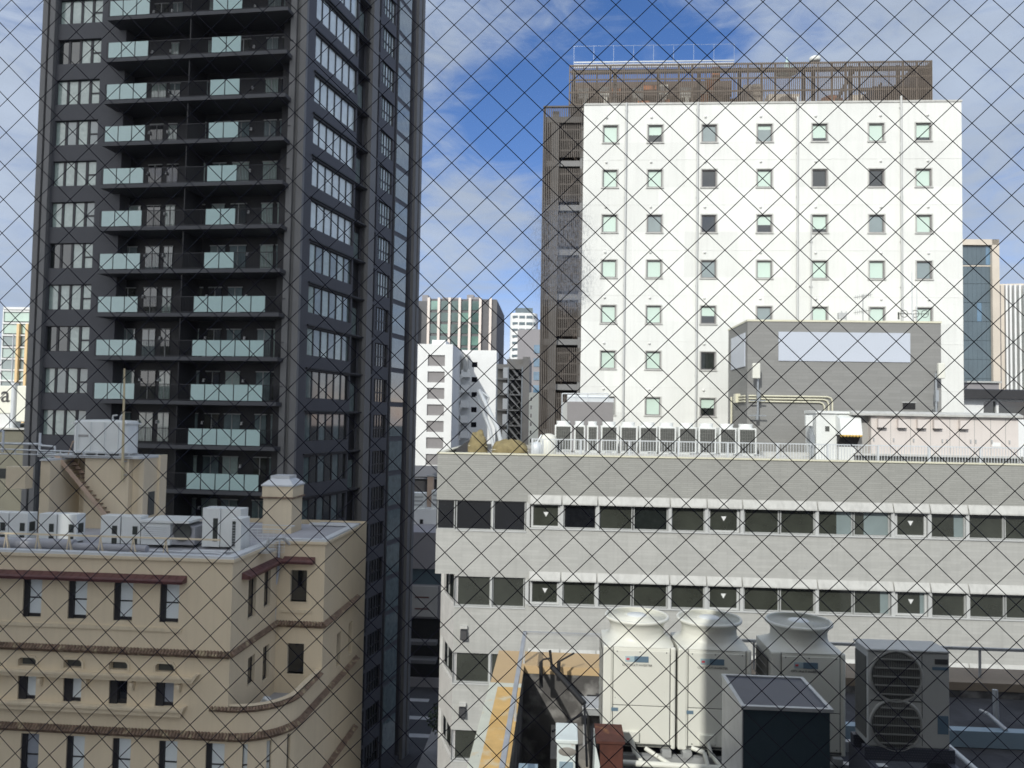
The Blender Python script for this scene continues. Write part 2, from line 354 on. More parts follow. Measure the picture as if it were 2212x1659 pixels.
# ---------------------------------------------------------------- the wired window pane we look through, and our own building
PIT = .02
def c2w(v): return CR*v[0] - CU*v[1] + F0*v[2]
wx = c2w((.9980196, .0114887, -.0618449)).normalized(); wz = (-c2w((-.0109872, .9776017, -.0380501))).normalized(); wy = wz.cross(wx).normalized(); wz = wx.cross(wy)
wo = EYE + c2w((-1.6272824, -10.0668904, 21.479029))*PIT
PM = Matrix(((wx.x, wy.x, wz.x, wo.x), (wx.y, wy.y, wz.y, wo.y), (wx.z, wy.z, wz.z, wo.z), (0, 0, 0, 1)))
PX0, PX1, PZ0, PZ1 = -1.5, 2.1, -1.15, .80
pane_t = bpy.data.objects.new('window_pane', None); COL.objects.link(pane_t); pane_t.matrix_world = PM
tag(pane_t, 'clear window pane with a diamond mesh of thin black wires right in front of the view', 'window pane')
gm = bpy.data.materials.new('clear_glass'); gm.use_nodes = True; t = gm.node_tree; t.nodes.clear(); L = t.links
o_ = t.nodes.new('ShaderNodeOutputMaterial'); tr = t.nodes.new('ShaderNodeBsdfTransparent'); tr.inputs[0].default_value = (.985, .995, .99, 1)
gl = t.nodes.new('ShaderNodeBsdfGlossy'); gl.inputs['Roughness'].default_value = 0
m1 = t.nodes.new('ShaderNodeMixShader'); m1.inputs[0].default_value = .015; L.new(tr.outputs[0], m1.inputs[1]); L.new(gl.outputs[0], m1.inputs[2])
L.new(m1.outputs[0], o_.inputs[0])
# dust and an old smear on the outer face
dm = bpy.data.materials.new('dusty_glass'); dm.use_nodes = True; t = dm.node_tree; t.nodes.clear(); L = t.links
o_ = t.nodes.new('ShaderNodeOutputMaterial'); tr = t.nodes.new('ShaderNodeBsdfTransparent'); tr.inputs[0].default_value = (.99, .995, .99, 1)
df = t.nodes.new('ShaderNodeBsdfTranslucent'); df.inputs[0].default_value = (.75, .75, .76, 1)
tcx = t.nodes.new('ShaderNodeTexCoord')
def tmath(op, a, b):
    q = t.nodes.new('ShaderNodeMath'); q.operation = op; q.use_clamp = op == 'MINIMUM'
    for i, v in enumerate((a, b)):
        if isinstance(v, (int, float)): q.inputs[i].default_value = v
        else: L.new(v, q.inputs[i])
    return q.outputs[0]
def tnoise(scale, lo, hi, det=4, stretch=(1, 1, 1)):
    mp = t.nodes.new('ShaderNodeMapping'); mp.inputs['Scale'].default_value = stretch; L.new(tcx.outputs['Object'], mp.inputs[0])
    n = t.nodes.new('ShaderNodeTexNoise'); n.inputs['Scale'].default_value = scale; n.inputs['Detail'].default_value = det; L.new(mp.outputs[0], n.inputs['Vector'])
    r = t.nodes.new('ShaderNodeMapRange'); r.inputs['From Min'].default_value = lo; r.inputs['From Max'].default_value = hi; L.new(n.outputs[0], r.inputs[0]); return r.outputs[0]
PMI = PM.inverted()
def on_pane(u, v):
    r = F0 + CR*((u-CXP)/FPX) - CU*((v-CYP)/FPX); tt = (wo-EYE).dot(wy)/r.dot(wy); return PMI @ (EYE + r*tt)
def blob(u, v, rad):
    c = on_pane(u, v); d = t.nodes.new('ShaderNodeVectorMath'); d.operation = 'DISTANCE'; L.new(tcx.outputs['Object'], d.inputs[0]); d.inputs[1].default_value = c
    r = t.nodes.new('ShaderNodeMapRange'); r.inputs['From Min'].default_value = rad; r.inputs['From Max'].default_value = rad*.15; r.interpolation_type = 'SMOOTHSTEP'; L.new(d.outputs['Value'], r.inputs[0]); return r.outputs[0]
sm = tmath('ADD', tmath('ADD', blob(1212, 490, .024), blob(1216, 590, .026)), blob(1240, 640, .012))
sm = tmath('MULTIPLY', sm, tmath('ADD', tmath('MULTIPLY', tnoise(900, .42, .62, 6, (1, 1, .5)), .5), .22))
vo = t.nodes.new('ShaderNodeTexVoronoi'); vo.inputs['Scale'].default_value = 230; L.new(tcx.outputs['Object'], vo.inputs['Vector'])
sp = t.nodes.new('ShaderNodeMapRange'); sp.inputs['From Min'].default_value = .085; sp.inputs['From Max'].default_value = .05; L.new(vo.outputs['Distance'], sp.inputs[0])
spk = tmath('MULTIPLY', tmath('MULTIPLY', sp.outputs[0], tnoise(60, .52, .60, 1)), .30)
spk = tmath('MULTIPLY', spk, tmath('ADD', tmath('ADD', blob(1800, 1580, .16), blob(1200, 1600, .09)), .06))
tot = tmath('MINIMUM', tmath('ADD', tmath('ADD', sm, spk), .006), .6)
m1 = t.nodes.new('ShaderNodeMixShader'); L.new(tot, m1.inputs[0]); L.new(tr.outputs[0], m1.inputs[1]); L.new(df.outputs[0], m1.inputs[2]); L.new(m1.outputs[0], o_.inputs[0])
gb = MB(); gb.box(PX0, PX1, -.0034, .0034, PZ0, PZ1, 0)
gb.m[3+0] = 0
gb.m = [0]*6; gb.m[4] = 1
gb.build('glass', [gm, dm], pane_t)
wm = mat('wire_metal', (.018, .010, .030), rough=.35, metal=.6, var=.2)
w = MB(); ks = .9784
def clip(x0, z0, dx, dz):
    ta, tb = -1e9, 1e9
    for p, d, lo, hi in ((x0, dx, PX0, PX1), (z0, dz, PZ0, PZ1)):
        a, b = (lo-p)/d, (hi-p)/d
        if a > b: a, b = b, a
        ta, tb = max(ta, a), min(tb, b)
    return ta, tb
for sgn in (-1, 1):
    for n in range(-260, 260):
        x0, z0 = n*PIT, 0.0
        a, b = clip(x0, z0, 1.0, sgn*ks)
        if b - a > .002:
            # wires meet at the lattice points: the second family lies a hair behind the first
            yy = .0002*sgn; ns = max(1, int((b-a)/PIT))     # short lengths keep the ray tracing quick
            rr_ = .00023; vs = []
            for i in range(ns+1):
                q = a+(b-a)*i/ns
                for dx_, dy_, dz_ in ((ks, 0, -sgn), (0, 1, 0), (-ks, 0, sgn), (0, -1, 0)):
                    k_ = rr_/math.hypot(ks, 1) if dy_ == 0 else rr_
                    vs.append((x0+q+dx_*k_, yy+dy_*k_, sgn*ks*q+dz_*k_))
            w.add(vs, [(i*4+j, i*4+(j+1) % 4, i*4+4+(j+1) % 4, i*4+4+j) for i in range(ns) for j in range(4)], True)
w.build('wire_mesh', wm, pane_t)
OB = Fr(wo.x, wo.y, math.degrees(math.atan2(wx.y, wx.x)))
own = thing('own_building', 'dark brick building we stand in, seen only round the window', 'building', OB)
b = MB(); bl, brr = -1.77, 26; zt, zb = wo.z+PZ1, wo.z+PZ0
b.box(bl, PX0, -.2, .05, 0, 43).box(PX1, brr, -.2, .05, 0, 43).box(PX0, PX1, -.2, .05, zt, 43).box(PX0, PX1, -.2, .05, 0, zb)
b.box(bl, brr, -14, -.2, 0, zb-.9).box(bl, brr, -14, -.2, zt+.5, 42.9).box(bl, bl+.2, -5, -.2, zb-.9, zt+.5).box(5, brr, -14, -.2, zb-.9, zt+.5).box(bl, 5, -14, -5, zb-.9, zt+.5)
b.build('wall', M['own_wall'], own)
f = MB(); f.box(PX0, PX0+.04, -.03, -.004, zb, zt).box(PX1-.04, PX1, -.03, -.004, zb, zt).box(PX0, PX1, -.03, -.004, zt-.04, zt).box(PX0, PX1, -.03, -.004, zb, zb+.04)
f.build('window_frame', M['steel'], own)
# unseen blocks added behind us, turned along the sun to shade the left houses
SB = Fr(0, 0, -math.degrees(math.atan2(.45, 1)))
KK = 1/math.hypot(1, .45)
def shade_block(k0, k1, y0, y1, h, label):
    o = thing('added_shade_block', label, 'building', SB, (k0*KK, y0, 0)); mb = MB(); wd = (k1-k0)*KK; dp = y1-y0
    hs = []
    nx = max(2, int(wd/3.2)); cw = wd/nx
    for i in range(nx):
        for j in range(int(h/3.3)-1): hs.append((i*cw+.5, (i+1)*cw-.5, j*3.3+1.2, j*3.3+2.8))
    mb.box(0, wd, .3, dp, 0, h-.01)
    mb.build('core', M['dark_glass'], o)
    m2 = MB(); m2.wall(0, wd, 0, h, hs, 0, .3); m2.xform(Matrix.Translation((wd, dp+.3, 0)) @ Matrix.Rotation(pi, 4, 'Z')); m2.build('wall', M['plaster'], o)
    m3 = MB(); m3.box(-.3, wd+.3, -.3, dp+.3, h, h+.8); m3.build('roof', M['concrete'], o)
shade_block(-36, -22.5, -44, -16, 74, 'added unseen block behind us at the left, shading the beige house')
shade_block(-63, -36.3, -44, -16, 108, 'added unseen taller block behind us at the far left, shading the dark tower')

# ---------------------------------------------------------------- dark residential tower
p = at(160, 56.7); T = Fr(p.x, p.y, -7.8)
tow = thing('residential_tower', 'dark grey high rise apartment tower with glass fronted balconies', 'building', T)
HT = 88.0; FL = 3.117; ZW = T.Z(113, 614.7)      # top of a left-hand window
tx = lambda u, y=0: T.X(u, 641, y)
XL0, XL1, XW1 = tx(70.5), tx(98.5), tx(196)
XBL, XBR = tx(207, -1.4), tx(603, -1.4)
XP0, XP1 = tx(616), tx(651)
XRC = tx(250)                                   # where the deep balcony recess begins
floors = list(range(-8, 9))
zf = lambda n: ZW + n*FL                        # window head of floor n
WH = 55*56.9/FPX                                # window height
holes = [(XL1+.12, XW1, zf(n)-WH, zf(n)) for n in floors]
b = MB(); b.wall(XL1, XRC, 0, HT, holes, 0, .35)
b.box(XRC-.05, XRC, .02, 1.2, 0, HT).box(XL1, XRC, .36, .5, 0, HT)
b.build('front_wall', M['tower_wall'], tow)
b = MB(); b.box(XRC, XP0, 1.2, 1.5, 0, HT).build('recess_wall', M['tower_dark'], tow)  # near-black colour paints the shade of the balcony recess into the wall
b = MB(); b.box(XL0, XL0+.42, -.25, .6, 0, HT).box(XL0+.42, XL0+.66, -.05, .6, 0, HT).box(XL0+.66, XL1, -.3, .6, 0, HT)
b.build('pilaster', M['tower_pilaster'], tow)
b = MB(); wp = XP1-XP0
b.box(XP0, XP0+wp*.36, -.45, 1.6, 0, HT).box(XP0+wp*.36, XP0+wp*.62, -.15, 1.6, 0, HT).box(XP0+wp*.62, XP1, -.45, 1.6, 0, HT)
b.build('pilaster', M['tower_pilaster'], tow)
# window with four lights, built once
def pane_set(name, xs, z0, z1, y, mats, parent, fw=.06, split=None, fm='rail_dark'):
    o = None; mb = MB()
    for i, (a, c) in enumerate(xs):
        if split and i in split:
            zm = z0 + (z1-z0)*split[i]; mb.box(a, c, y+.05, y+.07, z0, zm-.06, i % len(mats)); mb.box(a, c, y+.05, y+.07, zm+.06, z1)
        else: mb.box(a, c, y+.05, y+.07, z0+.03, z1-.03, i % len(mats))
    o = mb.build(name, [M[q] for q in mats], parent)
    fr = MB(); x0 = xs[0][0]-fw; x1 = xs[-1][1]+fw
    ed = [x0] + [v for a, c in xs for v in (a, c)] + [x1]
    for a, c in zip(ed[0::2], ed[1::2]): fr.box(a, c, y, y+.1, z0, z1)
    fr.box(x0, x1, y+.005, y+.095, z1-.05, z1+.0).box(x0, x1, y+.005, y+.095, z0, z0+.05)
    if split:
        for i in split: zm = z0+(z1-z0)*split[i]; fr.box(xs[i][0], xs[i][1], y+.01, y+.09, zm-.06, zm+.06)
    fr.build('frame', M[fm], o); return o
wxs = [(tx(101.7), tx(121.5)), (tx(126.5), tx(145.5)), (tx(150.5), tx(170)), (tx(175.5), tx(194.5))]
looks = [['curtain'], ['curtain', 'curtain', 'curtain', 'grey_blind_glare'], ['dim_glass', 'curtain', 'curtain', 'curtain'], ['curtain', 'grey_blind_glare'], ['dark_glass', 'dark_glass', 'curtain', 'curtain']]
seq = {8: 1, 7: 0, 6: 4, 5: 0, 4: 3, 3: 0, 2: 1, 1: 4, 0: 0, -1: 4, -2: 3, -3: 1}
for n in floors:
    pane_set('window', wxs, zf(n)-WH, zf(n), .18, looks[seq.get(n, 0)], tow, split={3: .45})
# balconies
def balcony(n):
    # levels for this floor, taken from the balcony fronts
    zs = T.Z(340, 675.5, -1.4) + n*FL           # top of slab
    z_slab0, z_slab1 = zs-.27, zs
    s = MB(); s.box(XBL, XBR, -1.4, 1.2, z_slab0, z_slab1)
    s.box(XBR, XP0-.02, -.55, 1.2, z_slab0-.02, z_slab1-.02)
    if n <= 0: s.box(XBR, tx(606, -1.2), -1.25, -.55, z_slab0, z_slab1-.03)
    bo = s.build('balcony', M['tower_slab'], tow)
    ztop = zs+1.17
    tb = lambda u: T.X(u, 641, -1.36)
    if n > 0: grp = [(tb(211.7), tb(300), 3), (tb(437.5), tb(503), 2)]
    elif n > -3: grp = [(tb(211.7), tb(298.5), 3), (tb(418.5), tb(574), 5)]
    else: grp = [(tb(416.5), tb(572), 5)]
    for a, c, k in grp:
        w1 = (c-a)/k
        for i in range(k):
            q = MB(); q.box(a+i*w1+.04, a+(i+1)*w1-.04, -1.375, -1.35, zs+.06, ztop); q.build('glass_panel', M['frost'], bo)
    r = MB()
    r.box(XBL, XBR, -1.345, -1.30, ztop-.04, ztop+.01).box(XBL, XBR, -1.345, -1.31, zs+.06, zs+.1)
    x = XBL
    while x < XBR:
        if not any(a-.02 < x < c+.02 for a, c, k in grp): r.box(x, x+.022, -1.34, -1.318, zs, ztop)
        x += .115
    for a, c, k in grp:
        for i in range(k+1): xx = a+(c-a)*i/k; r.box(xx-.02, xx+.02, -1.37, -1.33, zs, ztop)
    r.box(XBR+.02, XP0-.05, -.5, -.47, zs+1.1, zs+1.14)
    x = XBR+.05
    while x < XP0-.1: r.box(x, x+.02, -.5, -.48, zs, zs+1.1); x += .12
    r.build('railing', M['rail_dark'], bo)
    # partition between flats and the soffit of the slab above
    q = MB(); q.box(tb(388)-.04, tb(388)+.04, -1.2, 1.2, zs, zs+2.75); q.build('partition', M['tower_dark'], bo)
    # lived-in things along the back wall
    rnd = random.Random(100+n)
    for u0, u1 in ((262, 300), (312, 345), (352, 375), (408, 440), (452, 486), (494, 530), (560, 590), (594, 611)):
        if rnd.random() < .88:
            kind = rnd.choice(['curtain', 'grey_blind_glare', 'tower_glass', 'dim_glass', 'curtain', 'black_glass'])
            a, c = T.X(u0, 641, 1.2), T.X(u1-rnd.random()*8, 641, 1.2)
            mb = MB(); mb.box(a, c, 1.13, 1.18, zs+.12, zs+2.2, 0); mb.box((a+c)/2-.03, (a+c)/2+.03, 1.10, 1.19, zs+.12, zs+2.2, 1)
            mb.box(a-.05, c+.05, 1.11, 1.17, zs+2.2, zs+2.27, 1); mb.build('balcony_door', [M[kind], M['frame_grey']], tow)
    for u0 in (309, 349, 446, 531, 607):
        if rnd.random() < .85:
            a = T.X(u0, 641, 1.05); mb = MB(); mb.tube((a, 1.0, zs+1.45), (a, 1.0, zs+1.62), .09, 8, .05).box(a-.05, a+.05, .98, 1.18, zs+1.62, zs+1.68)
            mb.build('wall_lamp', M['bright_lamp'], bo)
    if rnd.random() < .5:
        a = T.X(rnd.uniform(440, 560), 641, .8); mb = MB(); mb.box(a, a+.75, .75, 1.05, zs+.05, zs+.65); mb.build('air_conditioner', M['ac_white'], bo)
for n in floors: balcony(n)
# the long side that runs back towards the right
c = T.world(XP1, -.1); TR = Fr(c.x, c.y, 74.2)
BX = (Matrix.Translation(T.o) @ Matrix.Rotation(T.a, 4, 'Z')).inverted() @ Matrix.Translation(TR.o) @ Matrix.Rotation(TR.a, 4, 'Z')
ts = tow
rx = lambda u: TR.X(u, 283)
z1 = TR.Z(681, 251.9); z0 = TR.Z(681, 311.4); hR = z1-z0
a1, a2, a3, a4, a5, a6, a7 = rx(676.5), rx(768.5), rx(770.5), rx(794), rx(806), rx(817.5), rx(822)
b1, b2, b3, b4, b5, b6 = rx(849.5), rx(851.5), rx(856), rx(884), rx(891), rx(906)
fr_ = list(range(-16, 7)); rz = lambda n: z1 + n*FL
hl = []
for n in fr_: hl += [(a1, a2, rz(n)-hR, rz(n)), (a3, a4, rz(n)-hR-.9, rz(n)+.05), (a5, a6, rz(n)-hR-.75, rz(n)+.1), (a7, b1, rz(n)-hR, rz(n)+.0)]
hl.append((b2, b3, .5, HT-.5)); hl.append((b4, b5, .5, HT-.5))
b = MB(); b.wall(0, b6, 0, HT, hl, 0, .5); b.build('side_wall', M['tower_side'], ts)
b = MB(); b.box(0, b6, .5, 2.0, 0, HT-.02); b.build('side_core', M['tower_dark'], ts)
b = MB(); b.box(a4, a5, -.35, .3, 0, HT); b.build('pilaster', M['tower_pilaster'], ts)
b = MB(); b.box(b5+.3, b5+1.0, -.3, .1, 0, HT).box(b6-.5, b6, -.35, .2, 0, HT); b.build('pilaster', M['tower_pilaster'], ts)
for n in fr_:
    kk = 6; w1 = (a2-a1)/kk
    lk = random.Random(n).choice([['sky_reflection'], ['sky_reflection'], ['sky_reflection', 'curtain']]) if n > -3 else ['curtain', 'tower_glass'] if n > -6 else ['tower_glass', 'dark_glass']  # upper floors get the painted sky reflection, lower ones darker glass
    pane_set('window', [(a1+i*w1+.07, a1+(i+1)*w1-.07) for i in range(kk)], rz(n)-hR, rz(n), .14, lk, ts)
    q = MB(); q.box(a1-.1, a4, -.14, 0, rz(n)+.12, rz(n)+.22); q.build('sun_ledge', M['tower_dark'], ts)
    w1 = (b1-a7)/5
    pane_set('window', [(a7+i*w1+.08, a7+(i+1)*w1-.08) for i in range(5)], rz(n)-hR, rz(n), .14, ['sky_reflection', 'curtain'] if n > -4 else ['dark_glass'], ts, split={i: .42 for i in range(5)})
    q = MB(); q.box(b3+.1, b4-.1, -.04, 0, rz(n)-hR*.95, rz(n)+.75, 0); q.build('reflective_panel', M['tower_glass'], ts)
    if n % 2 == 0:
        q = MB(); q.box(a3+.4, a3+1.5, .40, .46, rz(n)-hR-.85, rz(n)-.6); q.build('balcony_door', M['tower_glass'], ts)
BX = None
b = MB(); b.box(XL0, XP0, 1.5, 14, 0, HT-.03)
b.build('core', M['tower_dark'], tow)
# ---------------------------------------------------------------- white hotel with small square windows
p = at(1650, 49); Hh = Fr(p.x, p.y, -3.8)
hot = thing('hotel_building', 'white hotel block with rows of small square windows and a brown screen on its roof', 'building', Hh)
hx = lambda u, v=540: Hh.X(u, v)
HL, HR = hx(1257.5), hx(2079.5); HZ = Hh.Z(1650, 220)
cols = [hx(u, 287) for u in (1319, 1415.7, 1532.4, 1652, 1770.7, 1893, 1994.7)]
HF = 100.6*49/FPX; zr0 = Hh.Z(1650, 287.3); ww, wh = .96, 1.16
rows = [zr0 - i*HF for i in range(10)]
look = ["BHGTSBS", "BBDBDDB", "BGDHSGB", "BBGBBBG", "BBHGBBB", "BBDBGBB", "BBHBBDB", "BGBBDBH", "DBBHBBB", "BBGBDBB"]
hl = [(cx-ww/2, cx+ww/2, z-wh/2, z+wh/2) for z in rows for cx in cols]
b = MB(); b.wall(HL, HR, 0, HZ-.12, hl, 0, .22)
b.quad((HL, 0, 0), (HL, 15, 0), (HL, 15, HZ-.12), (HL, 0, HZ-.12)).quad((HR, 0, 0), (HR, 15, 0), (HR, 15, HZ-.12), (HR, 0, HZ-.12)).quad((HL, 15, 0), (HR, 15, 0), (HR, 15, HZ-.12), (HL, 15, HZ-.12))
for z in rows: b.box(HL+.01, HR-.01, -.012, 0, z-HF/2-.25, z-HF/2-.21)
b.build('wall', M['white_wall'], hot)
b = MB(); b.box(HL-.04, HR+.04, -.05, 15.05, HZ-.12, HZ).build('roof', M['white_trim'], hot)
b = MB(); b.box(HL+.1, HR-.1, .5, 14.8, 0, HZ-.3).build('core', M['black'], hot)
for r, z in enumerate(rows):
    for c_, cx in enumerate(cols):
        k = look[r][c_]; q = MB(); x0, x1, za, zb_ = cx-ww/2+.07, cx+ww/2-.07, z-wh/2+.07, z+wh/2-.07
        hh = zb_-za
        if k == 'B': q.box(x0, x1, .14, .16, za, zb_, 0)
        elif k == 'D': q.box(x0, x1, .14, .16, za, zb_, 1)
        elif k == 'G': q.box(x0, x1, .14, .16, za, zb_, 2)
        elif k == 'H': q.box(x0, x1, .14, .16, za+hh*.45, zb_, 0).box(x0, x1, .13, .16, za, za+hh*.45, 1)
        elif k == 'T': q.box(x0, x1, .14, .16, za+hh*.75, zb_, 0).box(x0, x1, .13, .16, za, za+hh*.75, 2)
        elif k == 'S': q.box(x0, x1, .14, .16, za+hh*.2, zb_, 0).box(x0, x1, .13, .16, za, za+hh*.2, 1)
        w_ = q.build('window', [M['blind'], M['dark_glass'], M['grey_blind_glare']], hot)
        q = MB()
        for a, c2, d, e in ((cx-ww/2, x0, z-wh/2, z+wh/2), (x1, cx+ww/2, z-wh/2, z+wh/2), (x0, x1, zb_, z+wh/2), (x0, x1, z-wh/2, za)): q.box(a, c2, .06, .17, d, e)
        q.build('frame', M['panel_grey'], w_)
        q = MB(); o = .07
        q.box(cx-ww/2-o, cx-ww/2, -.035, .06, z-wh/2-o, z+wh/2+o).box(cx+ww/2, cx+ww/2+o, -.035, .06, z-wh/2-o, z+wh/2+o).box(cx-ww/2, cx+ww/2, -.035, .06, z+wh/2, z+wh/2+o).box(cx-ww/2-.1, cx+ww/2+.1, -.07, .06, z-wh/2-o, z-wh/2)
        q.build('surround', M['white_trim'], w_)
        dx = -.26 if c_ < 5 else .26
        q = MB(); q.lathe((0, 0, 0), [(0, -.10), (.05, -.095), (.085, -.05), (.085, 0)], 12); q.xform(Matrix.Translation((cx+dx, 0, z+1.09)) @ Matrix.Rotation(-pi/2, 4, 'X') @ Matrix.Scale(1, 4)); q.build('vent_cap', M['white_wall'], hot)
for u, zt_ in ((1351, HZ+.02), (1506, HZ+.02), (1722, HZ+.3), (1946, HZ+.3), (1751, Hh.Z(1751, 462))):
    x = hx(u, 400); q = MB(); q.tube((x, -.11, 0), (x, -.11, zt_-.05), .07 if u != 1751 else .04, 10)
    z = 3
    while z < zt_-.5: q.box(x-.09, x+.09, -.13, 0, z, z+.05); z += 2.9
    q.build('drain_pipe', M['frame_white'], hot)
# brown stair tower at the left end
SX0 = hx(1169); b = MB(); n = 0
b.box(SX0, HL-.03, 3.4, 14, 0, HZ-.1); b.build('stair_back_wall', M['brown_dark'], hot)
sw = HL-SX0
b = MB(); b.box(SX0+.05, SX0+.15, .25, 14, 0, HZ-.2).box(SX0+sw*.22, SX0+sw*.40, .5, .9, 0, HZ-.3).box(HL-.2, HL-.03, .35, 3.4, 0, HZ-.3)
for z in rows + [zr0+HF, rows[-1]-HF]: b.box(SX0+.15, HL-.04, .45, 3.4, z-HF/2-.5, z-HF/2-.12)
b.build('stair_frame', M['tower_pilaster'], hot)
b = MB(); x = SX0
while x < HL-.05:
    inner = x > SX0+sw*.4
    b.box(x, x+.07, .1, .17, HZ-1.25 if inner else 4, HZ-.1)
    if inner:
        for z in rows: b.box(x, x+.065, .28, .33, z-HF/2+.05, z+HF/2-.7)
    x += .125
for z in rows:
    for dz in (-.9, -.2, .5): b.box(SX0+sw*.4, HL-.05, .34, .37, z+dz-.1, z+dz)
b.box(SX0, HL-.04, .05, .25, HZ-.2, HZ-.1)
b.build('louvre_screen', M['dark_slat'], hot)
for i, z in enumerate(rows[:9]):       # stair flights behind the louvres
    q = MB(); x0, x1 = SX0+sw*.42, HL-.25
    a, c2 = (x0, x1) if i % 2 else (x1, x0)
    q.prismy([(a, z-HF/2-.1), (a, z-HF/2-.4), (c2, z+HF/2-.4), (c2, z+HF/2-.1)], 1.4, 2.4); q.build('stair_flight', M['brown_dark'], hot)
# roof screen
RX0, RX1 = hx(1230, 180), hx(2020, 180); RT0 = Hh.Z(1300, 133.5); RT1 = Hh.Z(1900, 126); RT = (RT0+RT1)/2
b = MB(); x = RX0; i = 0
while x < RX1:
    b.box(x, x+.055, .35, .42, HZ+.05, RT); x += .125
for z in (HZ+.08, HZ+.9, HZ+1.75, RT-.5, RT-.08): b.box(RX0, RX1, .43, .50, z, z+.09)
for k in range(int((RX1-RX0)/.9)+1):
    b.box(RX0+k*.9, RX0+k*.9+.06, .5, .6, HZ, RT)
y = .4
while y < 11: b.box(RX1-.05, RX1+.02, y, y+.07, HZ+.05, RT); b.box(RX0-.02, RX0+.05, y, y+.07, HZ+.05, RT); y += .125
b.box(RX0, RX1, 11, 11.05, HZ+.05, HZ+.5)
b.build('roof_screen', M['brown_slat'], hot)
b = MB()
for k, u in enumerate((1240, 1330, 1425, 1515, 1605, 1745, 1765, 1848, 1952)): b.box(hx(u, 180)-.1, hx(u, 180)+.1, .8, 1.0, HZ, RT-.1)
b.box(RX0+.1, RX1-.1, .8, 1.0, RT-.4, RT-.15)
b.path([(hx(1812, 180), .95, HZ+.1), (hx(1858, 140), .95, RT-.25)], .13, 6).path([(hx(1880, 215), 1.5, HZ), (hx(1925, 160), 1.5, RT-1.0)], .1, 6).path([(hx(1975, 180), 2, HZ+.4), (hx(2010, 150), 2, RT-.4)], .12, 6)
b.box(hx(1890, 180), hx(1975, 180), 2.5, 2.7, HZ+1.75, HZ+1.95)
b.build('screen_frame', M['tower_dark'], hot)
def part(name, m, boxes, parent=hot):
    q = MB()
    for bx in boxes: q.box(*bx)
    return q.build(name, M[m], parent)
part('plant_room', 'brown_dark', [(hx(1234, 180), hx(1615, 180), 3.2, 9, HZ, RT-1.2), (hx(1234, 180), hx(1600, 180), 2.6, 9, RT-1.2, RT-.2)])
part('plant_room', 'panel_grey', [(hx(1625, 180), hx(1670, 180), 2.4, 6, HZ, HZ+2.2), (hx(1655, 190), hx(1770, 190), 2.2, 6, HZ, HZ+.95)])
part('plant_room', 'far_stone', [(hx(1690, 180), hx(1762, 180), 3.5, 7, HZ, HZ+2.0), (hx(1640, 180), hx(1656, 180), 1.6, 3, HZ, RT-.9), (hx(1890, 180), hx(1968, 180), 4, 7, HZ, HZ+2.1)])
part('plant_room', 'tower_dark', [(hx(1905, 180), RX1-.1, 1.5, 8, HZ, HZ+1.6), (hx(1985, 180), RX1-.1, 1.2, 9, HZ, RT-.2)])
for u, dz in ((1262, 1.0), (1310, 1.1), (1385, 1.0), (1440, 1.2), (1492, 1.0), (1532, 1.1)):
    part('cooling_unit', 'ac_cream', [(hx(u, 180)-.35, hx(u, 180)+.35, 2.0, 2.8, HZ+dz+.2, HZ+dz+.9), (hx(u, 180)-.05, hx(u, 180)+.2, 2.0, 2.3, HZ, HZ+dz+.2)])
for u, v, w_, h_ in ((1410, 170, .9, .3), (1395, 205, .8, .3), (1335, 178, .6, .35), (1447, 205, .3, .5), (1555, 140, .55, .9), (1541, 165, .5, 1.0), (1530, 195, .5, .6)):
    part('orange_steel', 'orange', [(hx(u, v)-w_/2, hx(u, v)+w_/2, 1.3, 1.45, Hh.Z(u, v)-h_/2, Hh.Z(u, v)+h_/2)])
q = MB(); q.lathe((hx(1820, 195), 2.2, Hh.Z(1820, 208)), [(1.0, 0), (.95, .35), (.65, .75), (.25, .95), (0, .98)], 16); q.build('orange_dome', M['orange'], hot)
# glazed guard on the roof edge and its tall thin wire frame
gx0, gx1 = hx(1240, 128), hx(1592, 124); q = MB(); q.box(gx0, gx1, .9, .96, RT+.02, RT+.30); gd = q.build('roof_guard', M['panel_lilac'], hot)
q = MB(); q.box(gx0, gx1, .86, .9, RT+.36, RT+.44)
for k in range(9): x = gx0+(gx1-gx0)*k/8; q.box(x-.007, x+.007, .84, .85, RT, RT+1.52)
q.box(gx0, gx1, .86, .87, RT+1.5, RT+1.51); q.build('guard_rail', M['steel'], hot)
t1 = thing('lightning_rod', 'pale pointed lightning rod standing on the brown roof screen', 'lightning rod', Hh, (hx(1714, 124), 1.5, RT-.2))
q = MB(); q.lathe((0, 0, 0), [(.75, 0), (.6, .18), (.16, .3), (.12, .75), (.05, .8), (.04, 1.05), (0, 1.06)], 12); q.build('mast', M['frost'], t1)
q = MB(); q.cbox((0, 0, .1), (1.2, .5, .2)); q.build('base', M['frost'], t1)
t1 = thing('satellite_dish', 'small white dish housing on top of the brown roof screen', 'dish', Hh, (hx(1768, 120), .7, RT))
q = MB(); q.tube((0, 0, -.3), (0, 0, .2), .05); q.build('post', M['rail_white'], t1)
q = MB(); q.lathe((0, 0, .12), [(0, 0), (.30, .02), (.36, .1), (.36, .28), (.28, .34), (0, .36)], 16); q.build('dome', M['white_wall'], t1)

